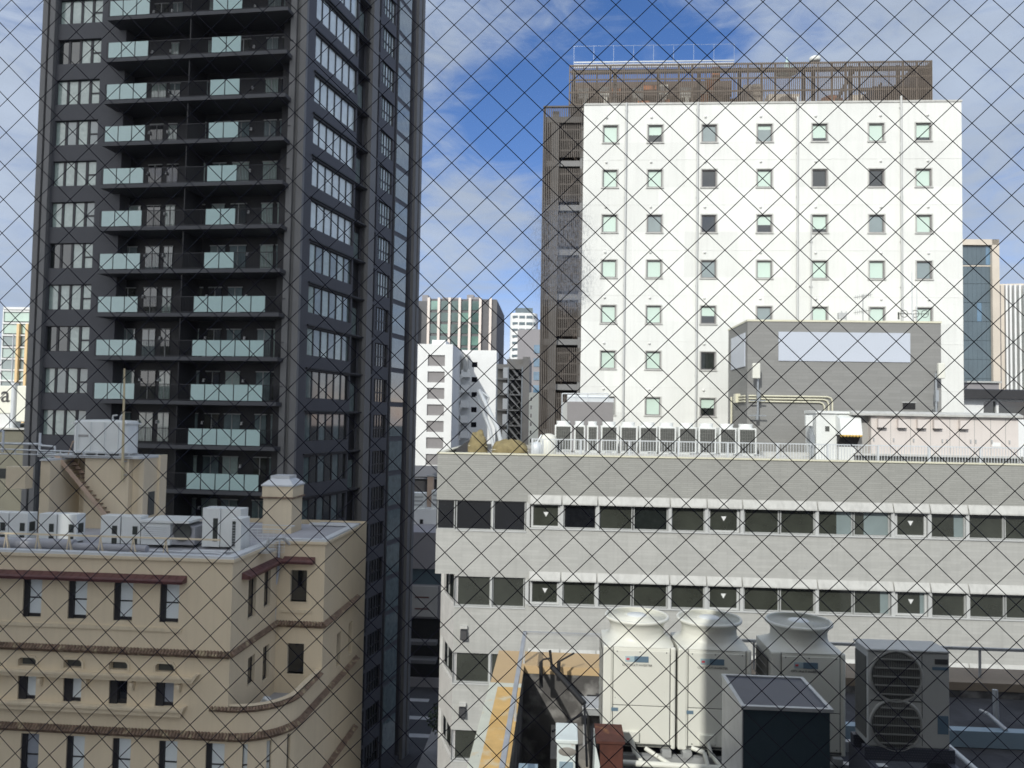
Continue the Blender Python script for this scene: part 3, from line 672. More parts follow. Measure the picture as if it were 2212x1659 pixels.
# ---------------------------------------------------------------- grey tiled office building across the street
p = at(984, 36); G = Fr(p.x, p.y, -3.3)
off = thing('office_building', 'long grey tiled office building with continuous bands of dark windows', 'building', G)
gx = lambda u, v=1120: G.X(u, v)
GL = gx(945, 1000); GR = gx(2212, 1150)+6; GP = G.Z(984, 980.5); GRF = GP-.25
r1t, r1b = G.Z(1150, 1088), G.Z(1150, 1139.5)       # window band, right of the corner bay
step = r1t - G.Z(1150, 1253)
c1t, c1b = G.Z(1000, 1080.5), G.Z(1000, 1144)      # taller windows of the corner bay
NF = 7
fl = [i*step for i in range(NF)]
main = [(1147, 1210, 't'), (1218, 1288, 'w'), (1294.5, 1366.5, 'w'), (1369, 1443, 'w'), (1451, 1523, 'w'), (1530, 1598, 't'), (1608, 1684, 'w'), (1686.5, 1761, 'w'),
        (1768.5, 1843, 'w'), (1845.5, 1923, 'w'), (1935, 2003, 't'), (2012.5, 2086, 'w'), (2093.5, 2170, 'w'), (2172.5, 2250, 'w'), (2258, 2330, 'w'), (2337, 2405, 't')]
corner = [(984.5, 1062), (1066, 1135)]
XS = gx(1140); XC = gx(984.5)
body = MB(); mh = [(gx(1145), GR-.5, r1b-f_, r1t-f_) for f_ in fl]; ch = [(XC, gx(1136.5), c1b-f_, c1t-f_) for f_ in fl]
ch[0] = (GL+.001, gx(1136.5), c1b, c1t)
lowz = G.Z(950, 1239)          # the corner is cut back below this level
# parapet strip, spandrels
body.wall(XS, GR, 0, r1t+.42, mh, 0, .30, m=1)
body.wall(XS, GR, r1t+.42, GP, [], 0, m=0)
body.wall(GL, XS, c1t, GP, [], 0, m=0)
body.wall(GL, XS, lowz, c1t, ch[:1], 0, .3, m=1)
body.wall(XC, XS, 0, lowz, ch[1:], 0, .3, m=1)
body.box(GL, GR, 14, 14.2, 0, GP, 0)
body.quad((GR, 0, 0), (GR, 14, 0), (GR, 14, GP), (GR, 0, GP)).quad((GL, 0, c1t), (GL, 14, c1t), (GL, 14, GP), (GL, 0, GP)).quad((GL, 0, lowz), (GL, 14, lowz), (GL, 14, c1b), (GL, 0, c1b)).quad((GL, 0, lowz), (XC+.5, 0, lowz), (XC+.5, 14, lowz), (GL, 14, lowz))
body.build('wall', [M['grey_tile'], M['light_tile']], off)
q = MB(); q.box(GL+.3, GR-.2, .5, 13.9, c1b+.02 if False else lowz+.3, GP-.5).box(XC+.4, GR-.2, .5, 13.9, 0, lowz+.3); q.build('core', M['black'], off)
# the cut-back side at the corner, one strip of wall and window per storey
ex, ey = -1.06, 3.0; sl_ = math.hypot(ex, ey)
BX = Matrix.Translation((XC, 0, 0)) @ Matrix.Rotation(math.atan2(-ey, -ex), 4, 'Z') @ Matrix.Translation((-sl_, 0, 0))
sh = [(.12, sl_-.10, c1b-f_+.0, c1t-f_+.0) for f_ in fl[1:]]
q = MB(); q.wall(0, sl_, 0, lowz, sh, 0, .25); q.build('side_wall', M['side_concrete'], off)
for f_ in fl[1:4]:
    q = MB(); q.box(.12, sl_*.45, .12, .16, c1b-f_, c1t-f_, 0).box(sl_*.48, sl_-.1, .12, .16, c1b-f_, c1t-f_, 1); o = q.build('window', [M['dark_glass'], M['dim_glass']], off)
    q = MB(); q.box(sl_*.44, sl_*.49, .10, .18, c1b-f_, c1t-f_); q.build('frame', M['frame_grey'], o)
BX = None
BX = Matrix.Identity(4)
def owin(x0, x1, z0, z1, m, y=.16, fm='frame_grey', marker=False, glare_from=None):
    q = MB(); fw = .045
    if glare_from: q.box(x0+fw, x1-fw, y, y+.02, z0+fw, z1-fw, 0).box(x0+fw, x0+(x1-x0)*glare_from, y-.004, y, z0+fw, z1-fw, 1)  # grey remainder of the pane is a painted reflection
    else: q.box(x0+fw, x1-fw, y, y+.02, z0+fw, z1-fw, 0)
    o = q.build('window', [M[m], M['dim_glass']], off)
    q = MB(); w2 = .10 if marker else fw
    q.box(x0, x0+w2, y-.07, y+.05, z0, z1).box(x1-w2, x1, y-.07, y+.05, z0, z1).box(x0+w2, x1-w2, y-.07, y+.05, z1-w2*.7, z1).box(x0+w2, x1-w2, y-.07, y+.05, z0, z0+w2*.8)
    q.build('frame', M['frame_white' if marker else fm], o)
    if marker:
        cx, cz = (x0+x1)/2+.02, (z0+z1)/2+.05; q = MB(); q.prismy([(cx-.12, cz+.11), (cx, cz-.11), (cx+.12, cz+.11)], y-.012, y-.004); q.build('access_mark', M['far_white'], o)
rnd = random.Random(5)
for fi, f_ in enumerate(fl[:5]):
    for a, c2, k in main:
        if gx(a) > GR-.8: continue
        m_ = 'dim_glass' if rnd.random() < .93 else 'dark_glass'
        if fi == 0 and a in (1218,): m_ = 'black_glass'
        owin(gx(a), min(gx(c2), GR-.5), r1b-f_, r1t-f_, 'grey_blind_glare' if (fi, a) in ((0, 1768.5), (0, 1845.5), (1, 1845.5), (1, 1935), (0, 2012.5)) else m_, marker=(k == 't'), glare_from={(0, 1768.5): .55, (0, 1845.5): .3, (1, 1845.5): .75, (1, 1935): .8, (0, 2012.5): .7}.get((fi, a)))
    for a, c2 in corner:
        owin(gx(a), gx(c2), c1b-f_, c1t-f_, 'black_glass' if fi == 0 else 'dim_glass')
owin(GL+.02, gx(982), c1b, c1t, 'black_glass')
# white aprons above the bands, with posts
for f_ in fl[:5]:
    q = MB()
    for a, c2 in ((1144, 1213.5), (1213.5, 1291), (1291, 1447), (1447, 1526.5), (1526.5, 1603), (1603, 1764.5), (1764.5, 1928), (1928, 2007), (2007, 2089.5), (2089.5, 2254), (2254, 2410)):
        if gx(a) > GR-1: continue
        x0, x1 = gx(a)+.03, min(gx(c2)-.03, GR-.4)
        q.prismx([(0, r1t-f_+.40), (-.02, r1t-f_+.40), (-.16, r1t-f_+.06), (-.16, r1t-f_+.0), (0, r1t-f_+.0)], x0, x1)
    q.build('apron', M['white_trim'], off)
    q = MB()
    for u in (1140.5, 1213.7, 1291, 1447.3, 1526.5, 1603, 1764.7, 1928.5, 2007.6, 2089.7, 2254):
        q.box(gx(u)-.075, gx(u)+.075, -.03, .2, r1b-f_-.02, r1t-f_)
    q.box(gx(1144), GR-.45, -.06, .05, r1b-f_-.07, r1b-f_)
    q.build('window_posts', M['frame_white'], off)
    q = MB(); q.box(XC-.02, gx(1137), -.04, .04, c1b-f_-.06, c1b-f_).box(gx(1062.5), gx(1065.5), -.02, .2, c1b-f_, c1t-f_); q.build('sill', M['frame_white'], off)
q = MB(); q.box(GL-.03, GR+.03, -.05, .3, GP, GP+.07).box(GL-.03, GL+.25, .3, 14.2, GP, GP+.07); q.build('coping', M['conduit'], off)
q = MB(); q.box(GL+.25, GR, .3, 14, GRF-.25, GRF); q.build('roof', M['concrete'], off)
for u, v in ((1001, 1366), (998, 1533)):
    x, z = G.px(u, v); q = MB(); q.prismx([(0, z+.25), (-.22, z+.12), (-.3, z-.25), (-.24, z-.3), (0, z-.2)], x-.12, x+.17, 0).box(x-.14, x+.19, -.16, 0, z+.2, z+.32, 1); q.build('vent_hood', [M['tower_dark'], M['white_trim']], off)
BX = None
# penthouse block with pale sign panels
PD = 6.3; gp = lambda u, v=780, y=PD: G.X(u, v, y)
PX_0, PX_1 = gp(1614.5), gp(2033); PT = G.Z(1625, 691, PD)
b = MB(); b.box(PX_0, PX_1, PD, PD+4.6, GRF, PT-.08); b.build('penthouse', M['block_tile'], off)
b = MB(); b.box(PX_0-.03, PX_1+.03, PD-.04, PD+4.65, PT-.08, PT+.02).build('penthouse_coping', M['conduit'], off)
xa, za = G.px(1681.4, 716, PD); xb, zb2 = G.px(1965.7, 783, PD)
b = MB(); b.box(xa, xb, PD-.05, PD, zb2, za-.02); b.build('sign_panel', M['panel_lilac'], off)
b = MB(); b.box(PX_0-.05, PX_0, PD+.45, PD+3.7, G.Z(1614, 790, PD), G.Z(1614, 716.5, PD)); b.build('sign_panel', M['panel_lilac'], off)
xa, za = G.px(1950, 870, PD); b = MB(); b.box(xa, xa+.65, PD-.02, PD, za-.35, za, 0).box(xa-.04, xa+.69, PD-.03, PD, za, za+.05, 1); b.build('vent_opening', [M['black'], M['frame_grey']], off)
for i, (v, xe, ve) in enumerate(((856, 1797, 905), (862, 1789, 905), (868, 1780, 905))):
    z = G.Z(1700, v, PD); x0 = gp(1592 if i else 1600, 860, PD); xe_ = gp(xe, 870, PD)
    b = MB(); b.path([(max(x0, PX_0+.05), PD-.08, z), (xe_-.25, PD-.08, z), (xe_-.07, PD-.08, z-.08), (xe_, PD-.08, z-.25), (xe_, PD-.08, GRF+.4)], .045, 8)
    b.path([(PX_0-.08, PD+.2, z), (PX_0-.08, PD+2.8, z)], .045, 8); b.build('conduit', M['conduit'], off)
b = MB(); b.box(PX_0-.25, PX_0, PD+1.6, PD+2.1, G.Z(1592, 870, PD+2), G.Z(1592, 851, PD+2)).tube((PX_0-.1, PD+3.3, GRF), (PX_0-.1, PD+3.3, G.Z(1570, 858, PD+4)), .06); b.build('junction_box', M['conduit'], off)
# roof equipment of the office building: things of their own
def gthing(name, label, cat, u, y, z=None, group=None, v=960):
    return thing(name, label, cat, G, (G.X(u, v, y), y, GRF if z is None else z), 0, group)
CY = 4.0
units = [(1198, 1234.7), (1240, 1263.7), (1268, 1291.6), (1298, 1334), (1339.6, 1376.4), (1381, 1420), (1423, 1460), (1465.7, 1504.8), (1509, 1547), (1554, 1590.7), (1595, 1634)]
ordn = ['first', 'second', 'third', 'fourth', 'fifth', 'sixth', 'seventh', 'eighth', 'ninth', 'tenth', 'last']
ztop_u = G.Z(1216, 918, CY)-GRF
def condenser(label, wd, h, loc, group):
    o = thing('condenser_unit', label, 'condenser', G, loc, 0, group)
    q = MB(); q.box(-wd/2, wd/2, 0, .8, .35, h, 0).box(-wd/2+.03, wd/2-.03, .02, .78, .12, .35, 0); q.build('casing', M['ac_white'], o, bevel=.012)
    q = MB(); q.box(-wd/2+.07, wd/2-.07, -.02, 0, .4, h-.08, 0); gr = q.build('coil_grille', M['grille'], o)
    q = MB()
    k = -wd/2+.09
    while k < wd/2-.08: q.box(k, k+.007, -.032, -.02, .4, h-.08); k += .12
    z = .5
    while z < h-.12: q.box(-wd/2+.09, wd/2-.09, -.036, -.022, z, z+.007); z += .17
    q.build('guard', M['grille_light'], gr)
    q = MB(); q.lathe((0, .4, h), [(min(.36, wd*.42), 0), (min(.33, wd*.40), .06), (min(.36, wd*.42), .2), (min(.34, wd*.4), .21), (.3*wd, .1), (0, .1)], 20); q.build('fan_cowl', M['ac_white'], o)
    return o
for (a, c2), nm in zip(units, ordn):
    x0, x1 = G.X(a, 960, CY), G.X(c2, 960, CY)
    condenser('white condenser, %s from the left in the long rooftop row before the hotel' % nm, x1-x0, ztop_u, ((x0+x1)/2, CY, GRF), 'row of condensers on the grey office roof')
o = gthing('equipment_plinth', 'long white plinth carrying the row of rooftop condensers', 'plinth', 1480, 3.7)
xa, xb = G.X(1200, 985, 3.7)-G.X(1480, 960, 3.7), G.X(1757, 985, 3.7)-G.X(1480, 960, 3.7)
q = MB(); q.box(xa, xb, -.6, -.1, 0, .28).box(xb-2.6, xb-.2, -.5, .3, .28, .5); q.build('slab', M['white_trim'], o)
q = MB()
for k in range(12): x = xa+(xb-xa)*(k+.5)/12; q.box(x-.15, x+.15, -.55, .9, .28, .34)
q.build('mount_rail', M['galv'], o)
# railing along the roof edge
rg = gthing('roof_railing', 'long white metal railing along the edge of the grey office roof', 'railing', 1150, .9)
L_ = GR - G.X(1150, 960, .9) - .5; rh = 1.02
q = MB(); q.box(0, L_, -.025, .025, rh-.05, rh); q.box(0, L_, -.02, .02, .12, .16); q.build('top_rail', M['rail_white'], rg)
q = MB(); x = 0
while x < L_: q.box(x, x+.022, -.011, .011, .16, rh-.05); x += .13
q.build('balusters', M['rail_white'], rg)
x = 0
while x < L_: q = MB(); q.box(x-.04, x+.04, -.04, .04, 0, rh); q.build('post', M['rail_white'], rg); x += 2.3
# pink electrical cubicle
y0 = 2.6; xa, xb = G.X(1882, 940, y0), G.X(2200, 940, y0); zt_ = G.Z(2040, 893, y0)-GRF
cu = thing('electrical_cubicle', 'long pale pink electrical cubicle with hooded vents on the office roof', 'cubicle', G, (xa, y0, GRF)); Wc = xb-xa
zb_ = .55
q = MB(); q.box(0, Wc, 0, 2.0, zb_, zt_-.18); q.build('cabinet', M['pink'], cu)
q = MB(); q.box(-.75, 0, .35, 2.0, zb_, zt_-.2); q.build('end_cabinet', M['plaster'], cu)
q = MB(); q.prismx([(-.22, zt_-.16), (-.22, zt_-.06), (.2, zt_+.06), (2.1, zt_+.06), (2.1, zt_-.16)], -.95, Wc+.12); q.build('roof', M['white_trim'], cu)
q = MB(); q.box(-.7, Wc, .1, 1.9, 0, zb_-.1, 0).box(-.75, Wc+.05, -.06, 2.0, zb_-.1, zb_, 1); q.build('base', [M['grille'], M['white_trim']], cu)
for u in (1903, 1946, 1988, 2023, 2079):
    x = G.X(u, 920, y0)-xa; q = MB(); z = zt_-.18-.30; q.prismx([(0, z+.18), (-.20, z+.14), (-.20, z-.26), (0, z-.26)], x-.2, x+.2, 0).box(x-.19, x+.19, -.19, 0, z-.30, z-.262, 1); q.build('vent_hood', [M['pink'], M['black']], cu)
for u in (1881, 1924, 1967, 2010, 2052, 2072, 2105, 2140, 2172):
    x = G.X(u, 940, y0)-xa
    q = MB(); q.box(x-.012, x+.012, -.006, 0, zb_+.05, zt_-.22, 0); q.build('door_joint', M['plaster'], cu)
for u in (1887, 1930, 1973, 2035, 2045, 2096, 2107, 2142, 2180):
    x = G.X(u, 940, y0)-xa; q = MB(); q.box(x-.03, x+.03, -.05, 0, 1.15, 1.32); q.build('door_handle', M['galv'], cu)
x = G.X(2152, 950, y0)-xa; q = MB(); q.box(x-.2, x+.2, -.012, 0, 1.0, 1.2); q.build('notice_plate', M['far_white'], cu)
# white equipment box with the tilted hood
y0 = 2.9; xa, xb = G.X(1763, 930, y0), G.X(1852, 930, y0); zt_ = G.Z(1800, 888, y0)-GRF; Wc = xb-xa
eq = thing('ventilation_box', 'white rooftop ventilation box with a hood edged in yellow beside the pink cubicle', 'ventilation unit', G, (xa, y0, GRF))
q = MB(); q.box(0, Wc*.55, 0, 1.6, .2, zt_-.1); q.prismx([(-.1, zt_-.12), (-.1, zt_-.02), (1.7, zt_+.04), (1.7, zt_-.12)], -.05, Wc*.9); q.build('casing', M['ac_white'], eq)
q = MB(); q.prismx([(.2, zt_-.15), (-.55, zt_-.35), (-.75, zt_-1.15), (.2, zt_-1.15)], Wc*.47, Wc*.98); q.box(Wc*.5, Wc*.95, 0, 1.5, .2, zt_-.15); q.build('hood', M['ac_white'], eq)
q = MB()
for k in range(7): q.lathe((Wc*(.50+k*.075), -.68, zt_-1.17), [(0, -.09), (.07, -.05), (.085, 0), (.06, .05), (0, .07)], 8)
q.build('scalloped_edge', M['yellow'], eq)
q = MB(); q.prismx([(-.5, zt_-1.2), (.1, zt_-1.2), (.1, zt_-1.85)], Wc*.5, Wc*.98); q.build('hood_shadow', M['black'], eq)  # black wedge standing in for the shadow under the hood
q = MB(); q.box(Wc*.22, Wc*.32, -.02, 0, zt_-1.0, zt_-.75); q.build('handle', M['grille'], eq)
o = gthing('control_box', 'small white control box on a pipe stand left of the ventilation box', 'control box', 1747, 2.9)
z = G.Z(1747, 908, 2.9)-GRF; q = MB(); q.box(-.17, .17, -.1, .1, z-.28, z+.25); q.build('box', M['ac_white'], o, bevel=.02)
q = MB(); q.tube((.1, .1, 0), (.1, .1, z-.28), .04).tube((.2, .12, .3), (.2, .12, z-.4), .07); q.box(.05, .3, 0, .2, z-1.3, z-.7); q.build('stand', M['steel'], o)
# mobile-phone style masts
def mast(label, u, y, vt, vb, side):
    o = gthing('antenna_mast', label, 'antenna mast', u, y, None, 'antenna masts beside the penthouse block', v=860)
    zt_ = G.Z(u, vt, y)-GRF; zb_ = G.Z(u, vb, y)-GRF
    q = MB(); q.tube((0, 0, 0 if side > 0 else zb_-.1), (0, 0, zt_), .055, 8)
    if side < 0: q.box(-.45, .45, 0, .06, zb_+.1, zb_+.16).box(-.4, .4, 0, .06, zb_+.9, zb_+.96)
    q.box(-.02, .03, 0, PD-y, zb_+.1, zb_+.15).build('pole', M['steel'], o)
    q = MB(); q.box(-.34 if side < 0 else 0, .06 if side < 0 else .35, -.3, -.08, zt_-.3, zt_+.52); q.build('antenna_panel', M['ac_cream'], o, bevel=.04)
    q = MB(); q.box(-.06, .1, -.1, .12, zt_-1.5, zt_-.9).box(-.1, .0, -.05, .1, zt_-2.5, zt_-2.2); q.build('bracket', M['steel'], o)
mast('steel mast with a cream panel antenna on the left edge of the penthouse block', 1637, PD-.45, 806, 903, -1)
mast('steel mast with a cream panel antenna at the right edge of the penthouse block', 2022, PD-.45, 806, 890, 1)
def tvant(label, u, v0, kind, n):
    o = thing('television_antenna', label, 'antenna', G, (G.X(u, v0, PD+1.5), PD+1.5, PT), 0, 'antennas on the penthouse roof')
    h = G.Z(u, v0, PD+1.5)-PT
    q = MB(); q.tube((0, 0, -.05), (0, 0, h), .03, 6); q.build('pole', M['galv'], o)
    q = MB()
    if kind == 'yagi':
        for zz in (h-.1, h-.95):
            q.tube((-.45, 0, zz-.08), (.45, 0, zz+.08), .018, 5)
            for k in range(8): x = -.42+k*.12; q.tube((x, -.25, zz+x*.18), (x, .25, zz+x*.18), .012, 4).tube((x, 0, zz-.13+x*.18), (x, 0, zz+.13+x*.18), .014, 4)
    elif kind == 'ring':
        for s_ in (-.5, .1, .62):
            for k in range(12):
                a, c_ = 2*pi*k/12, 2*pi*(k+1)/12
                q.tube((s_+.2*cos(a), 0, h+.2*sin(a)), (s_+.2*cos(c_), 0, h+.2*sin(c_)), .018, 4)
        q.tube((-.8, 0, h), (.8, 0, h), .02, 5).tube((-.75, .1, h-.3), (-.75, .1, h+.1), .05, 5)
    else:
        q.box(-.2, .2, -.1, .1, h-.45, h-.1).tube((-.2, 0, h-.3), (.35, 0, h-.1), .02, 5).tube((.25, 0, h-.6), (.25, 0, h), .02, 4)
    q.build('elements', M['galv' if kind != 'ring' else 'grille'], o)
tvant('two-tier television antenna on a pole above the middle of the penthouse', 1864, 636, 'yagi', 0)
tvant('squat aerial box on the penthouse roof left of the two-tier antenna', 1818, 672, 'box', 1)
tvant('low ring shaped antennas at the right end of the penthouse roof', 1973, 678, 'ring', 2)
o = thing('whip_antenna', 'tall thin white whip antenna above the right end of the penthouse', 'antenna', G, (G.X(1970, 640, PD+1.5), PD+1.5, PT))
q = MB(); q.tube((0, 0, 0), (0, 0, G.Z(1970, 588, PD+1.5)-PT), .035, 6, .015).tube((.35, .2, 0), (.35, .2, G.Z(1978, 614, PD+1.5)-PT), .03, 6, .015); q.build('rod', M['rail_white'], o)
# round white tank, tarpaulins, sloping sheet at the left end of the roof
o = gthing('pressure_tank', 'white rounded tank left of the rooftop condensers', 'tank', 1178, 3.2)
q = MB(); q.lathe((.15, .3, .1), [(0, 0), (.42, 0), (.46, .1), (.46, .8), (.36, 1.0), (.15, 1.1), (0, 1.12)], 20); q.build('shell', M['ac_cream'], o)
q = MB(); q.lathe((-.45, 0, .0), [(.22, 0), (.3, .1), (.3, .55), (.22, .75), (0, .8)], 14).tube((-.45, 0, .7), (-.2, .1, 1.15), .04).tube((-.15, -.2, 0), (-.15, -.2, .9), .03); q.build('pipework', M['rail_white'], o)
def lump(label, u, y, dims, seed):
    o = gthing('covered_bundle', label, 'covered bundle', u, y); mb = MB(); nu, nv = 28, 14; vs = []
    for j in range(nv+1):
        for i in range(nu):
            th = 2*pi*i/nu; ph = pi/2*j/nv; q = Vector((cos(th)*cos(ph), sin(th)*cos(ph), sin(ph)))
            sq = 1/max(abs(q.x)**2.6+abs(q.y)**2.6+abs(q.z)**2.6, .01)**(1/2.6)
            k = sq*(1+.22*noise.noise(q*2.2+Vector((seed, 0, 0)))+.08*noise.noise(q*7+Vector((seed, 3, 0))))
            vs.append((q.x*k*dims[0]/2, q.y*k*dims[1]/2, q.z*k*dims[2]))
    fs = [(j*nu+i, j*nu+(i+1) % nu, (j+1)*nu+(i+1) % nu, (j+1)*nu+i) for j in range(nv) for i in range(nu)]
    mb.add(vs, fs, True); mb.build('tarpaulin', M['khaki'], o)
    q = MB(); q.tube((-dims[0]*.50, -dims[1]*.3, dims[2]*.45), (dims[0]*.50, -dims[1]*.3, dims[2]*.42), .015, 5); q.build('rope', M['conduit'], o)
lump('tall narrow khaki tarpaulin bundle near the left corner of the office roof', 1033, 3.0, (.95, .9, 1.22), 1)
lump('wide low khaki tarpaulin bundle in the middle of the left roof end', 1102, 3.1, (1.9, 1.0, .82), 5)
o = gthing('sloping_sheet', 'dark sloping sheet leaning at the left corner of the office roof', 'roof sheet', 998, 4.2)
xa, xb = G.X(968, 975, 4.2)-G.X(998, 960, 4.2), G.X(1018, 960, 4.2)-G.X(998, 960, 4.2); q = MB(); q.prismy([(xa, .02), (xb, .02), (xb, .78), (xb-.1, .8)], 0, 1.6); q.build('sheet', M['roof_black'], o)
q = MB(); q.box(xb-.06, xb+.02, -.04, 0, 0, .85); q.build('edge_post', M['rail_white'], o)
# grey cooling unit with white rails near the brown stair tower
y0 = 8.2; xa, xb = G.X(1214, 880, y0), G.X(1325, 880, y0); zt_ = G.Z(1270, 868, y0)-GRF
o = thing('cooling_tower', 'flat grey cooling unit with white pipework on top, in front of the hotel corner', 'cooling unit', G, ((xa+xb)/2, y0, GRF)); w_ = xb-xa
q = MB(); q.box(-w_/2+.3, w_/2, 0, 2, .2, zt_, 0).box(-w_/2, -w_/2+.3, .1, 1.8, .2, zt_-.05, 1); q.build('casing', [M['panel_grey'], M['frame_grey']], o)
q = MB(); q.box(-w_/2+.3, w_/2+.03, .1, 1.6, zt_, zt_+.22); q.path([(-w_/2, .1, .2), (-w_/2, .1, zt_+.45), (w_/2-.3, .1, zt_+.5), (w_/2-.3, .1, zt_)], .035, 6).tube((-w_/2+.8, .1, zt_), (-w_/2+.8, .1, zt_+.48), .03).tube((0, .1, zt_), (0, .1, zt_+.48), .03); q.tube((-w_/2+.3, .6, zt_+.3), (w_/2-.2, .6, zt_+.3), .12); q.build('pipework', M['rail_white'], o)
# white inclined boom
o = gthing('inclined_boom', 'pair of white inclined tubes rising behind the tarpaulin bundles', 'boom', 1087, 9.2, v=950)
x0 = G.X(1087, 950, 9.2)
pt = lambda u, v, y: (G.X(u, v, y)-x0, y-9.2, G.Z(u, v, y)-GRF)
q = MB(); q.path([(pt(1087, 975, 9.2)[0], 0, 0), pt(1075, 925, 9.2), pt(1034, 842, 9.2)], .13, 10); q.build('tube', M['rail_white'], o)
q = MB(); q.path([(pt(1068, 975, 9.6)[0], .4, 0), pt(1058, 925, 9.6), pt(1030, 855, 9.6)], .11, 10).path([pt(1034, 842, 9.2), pt(1056, 858, 9.3), pt(1050, 876, 9.4)], .06, 8); q.build('brace', M['rail_white'], o)
# ---------------------------------------------------------------- beige apartment house at the left
p = at(514, 31.3); B = Fr(p.x, p.y, -4.6)
bei = thing('beige_apartment_house', 'beige rendered apartment house with brown tile ledges and a rounded corner terrace', 'building', B)
BZ = B.Z(500, 1203)                         # parapet top
bx = lambda u, v, y=0: B.X(u, v, y)
XWN = bx(0, 1400)-3                         # left end, outside the picture
c1z0, c1z1 = B.Z(300, 1414), B.Z(300, 1399)  # upper tile ledge
c2z0, c2z1 = B.Z(300, 1590), B.Z(300, 1573)
ANY = 4.3                                   # the set-back wing
ax0 = .30; ax1 = B.pz(703, 1166, BZ)[0]; ay = B.pz(703, 1166, BZ)[1]; ANY = ay
end = B.pz(770.5, 1131.4, BZ); XR = ax1; YE = end[1]
tz = B.Z(500, 1526)                         # terrace parapet top
# windows of the front
def wcols(us, v): return [bx(u, v) for u in us]
ra_t, ra_b = B.Z(217, 1106+447/3), B.Z(217, 1106+700/3)
rb_t, rb_b = B.Z(157, 1106+955/3), B.Z(157, 1106+1010/3)
rc_t, rc_b = B.Z(157, 1106+1068/3), B.Z(157, 1106+1232/3)
rd_t = B.Z(230, 1106+1462/3); rd_b = rd_t-1.75
A0 = [(bx(147/3, 1300)+i*(bx(440/3, 1300)-bx(147/3, 1300)), 0) for i in range(-3, 4)]
wA = bx(268/3, 1300)-bx(147/3, 1300)
A = [x for x, _ in A0]; Bc = [x-.02 for x in A]; stepx = A[1]-A[0]
hA = [(x, x+wA, ra_b, ra_t) for x in A]
hB = [(bx(122/3, 1430)+(i-3)*stepx, bx(122/3, 1430)+(i-3)*stepx+wA*.96, rb_b, rb_t) for i in range(7)]
hC = [(h[0], h[1], rc_b, rc_t) for h in hB]
hD = [(bx(130/3, 1640)+(i-3)*stepx, bx(130/3, 1640)+(i-3)*stepx+.78, rd_b, rd_t) for i in range(8)]
b = MB()
b.wall(XWN, 0, c2z0, BZ-.1, hA+hB+hC, 0, .28)
# sides of the upper block, its notch wall, the wing
def wallseg(mb, P, Q, z0, z1, holes=(), dep=.25):
    P = Vector((P[0], P[1], 0)); Q = Vector((Q[0], Q[1], 0)); L_ = (Q-P).length; t_ = MB(); t_.cm = mb.cm
    t_.wall(0, L_, z0, z1, list(holes), 0, dep); a_ = math.atan2(Q.y-P.y, Q.x-P.x); t_.xform(Matrix.Translation(P) @ Matrix.Rotation(a_, 4, 'Z')); k = len(mb.v)
    mb.v += t_.v; mb.f += [tuple(i+k for i in f_) for f_ in t_.f]; mb.m += t_.m; mb.sm += t_.sm
SN = ANY                                    # notch side length
def sxz(u, v, x=0.0):                       # a pixel on the notch side wall (plane x = const): gives y, z
    r = F0 + CR*((u-CXP)/FPX) - CU*((v-CYP)/FPX); rel = EYE-B.o; tt = (x-rel.dot(B.u))/r.dot(B.u); q_ = rel+r*tt; return q_.dot(B.d), q_.z
s1a, s1b = sxz(1613/3, 1106+440/3), sxz(1655/3, 1106+670/3)
s2a, s2b = sxz(1716/3, 1106+390/3), sxz(1750/3, 1106+600/3)
s3a, s3b = sxz(1608/3, 1106+950/3), sxz(1648/3, 1106+1100/3)
s4a, s4b = sxz(1706/3, 1106+880/3), sxz(1740/3, 1106+1075/3)
shs = [(a_[0], c_[0], c_[1], a_[1]) for a_, c_ in ((s1a, s1b), (s2a, s2b), (s3a, s3b), (s4a, s4b))]
wallseg(b, (0, 0), (0, ANY), tz-1.2, BZ-.1, shs)
awx0, awz0 = B.px(1882/3, 1106+375/3, ANY); awx1, awz1 = B.px(1990/3, 1106+583/3, ANY)
awx2, awz2 = B.px(1860/3, 1106+850/3, ANY); awx3, awz3 = B.px(1970/3, 1106+1050/3, ANY)
ah = [(awx0, awx1, awz1, awz0), (awx2, awx3, awz3, awz2)]
b.wall(0, XR, tz-1.2, BZ-.1, ah, ANY, .25)
wallseg(b, (XR, ANY), (XR, YE), 0, BZ-.1, [(2.2, 2.9, c1z0-2.6, c1z0-.9), (4.2, 4.9, c1z0-2.6, c1z0-.9)])
b.quad((XWN, 12, 0), (XR, 12, 0), (XR, 12, BZ-.1), (XWN, 12, BZ-.1)).quad((XR, YE, 0), (XR, 12, 0), (XR, 12, BZ-.1), (XR, YE, BZ-.1))
# lower storeys with the rounded corner
Rr = XR-.15 if XR < 2.6 else 2.4
arc = [(XR-Rr+Rr*sin(q_), Rr-Rr*cos(q_)) for q_ in [pi/2*i/14 for i in range(15)]]
plan = [(XWN, 0)] + arc + [(XR, ANY)]
fd = hD+[]; b.wall(XWN, arc[0][0], 0, c2z0, fd, 0, .28)
wins_arc = []
for P, Q in zip(arc, arc[1:]):
    i = arc.index(P)
    if i in (2, 6, 10): L_ = math.dist(P, Q); wallseg(b, P, Q, 0, c2z0, [(.02, L_-.02, rd_b, rd_t)]); wins_arc.append((P, Q))
    else: wallseg(b, P, Q, 0, c2z0)
wallseg(b, arc[-1], (XR, ANY), 0, c2z0)
for P, Q in zip([(0, 0)]+arc+[(XR, ANY)], arc+[(XR, ANY), (XR, ANY+.01)]):
    if P != Q and math.dist(P, Q) > .005: wallseg(b, P, Q, c2z0, tz-.06)
b.build('wall', M['beige'], bei)
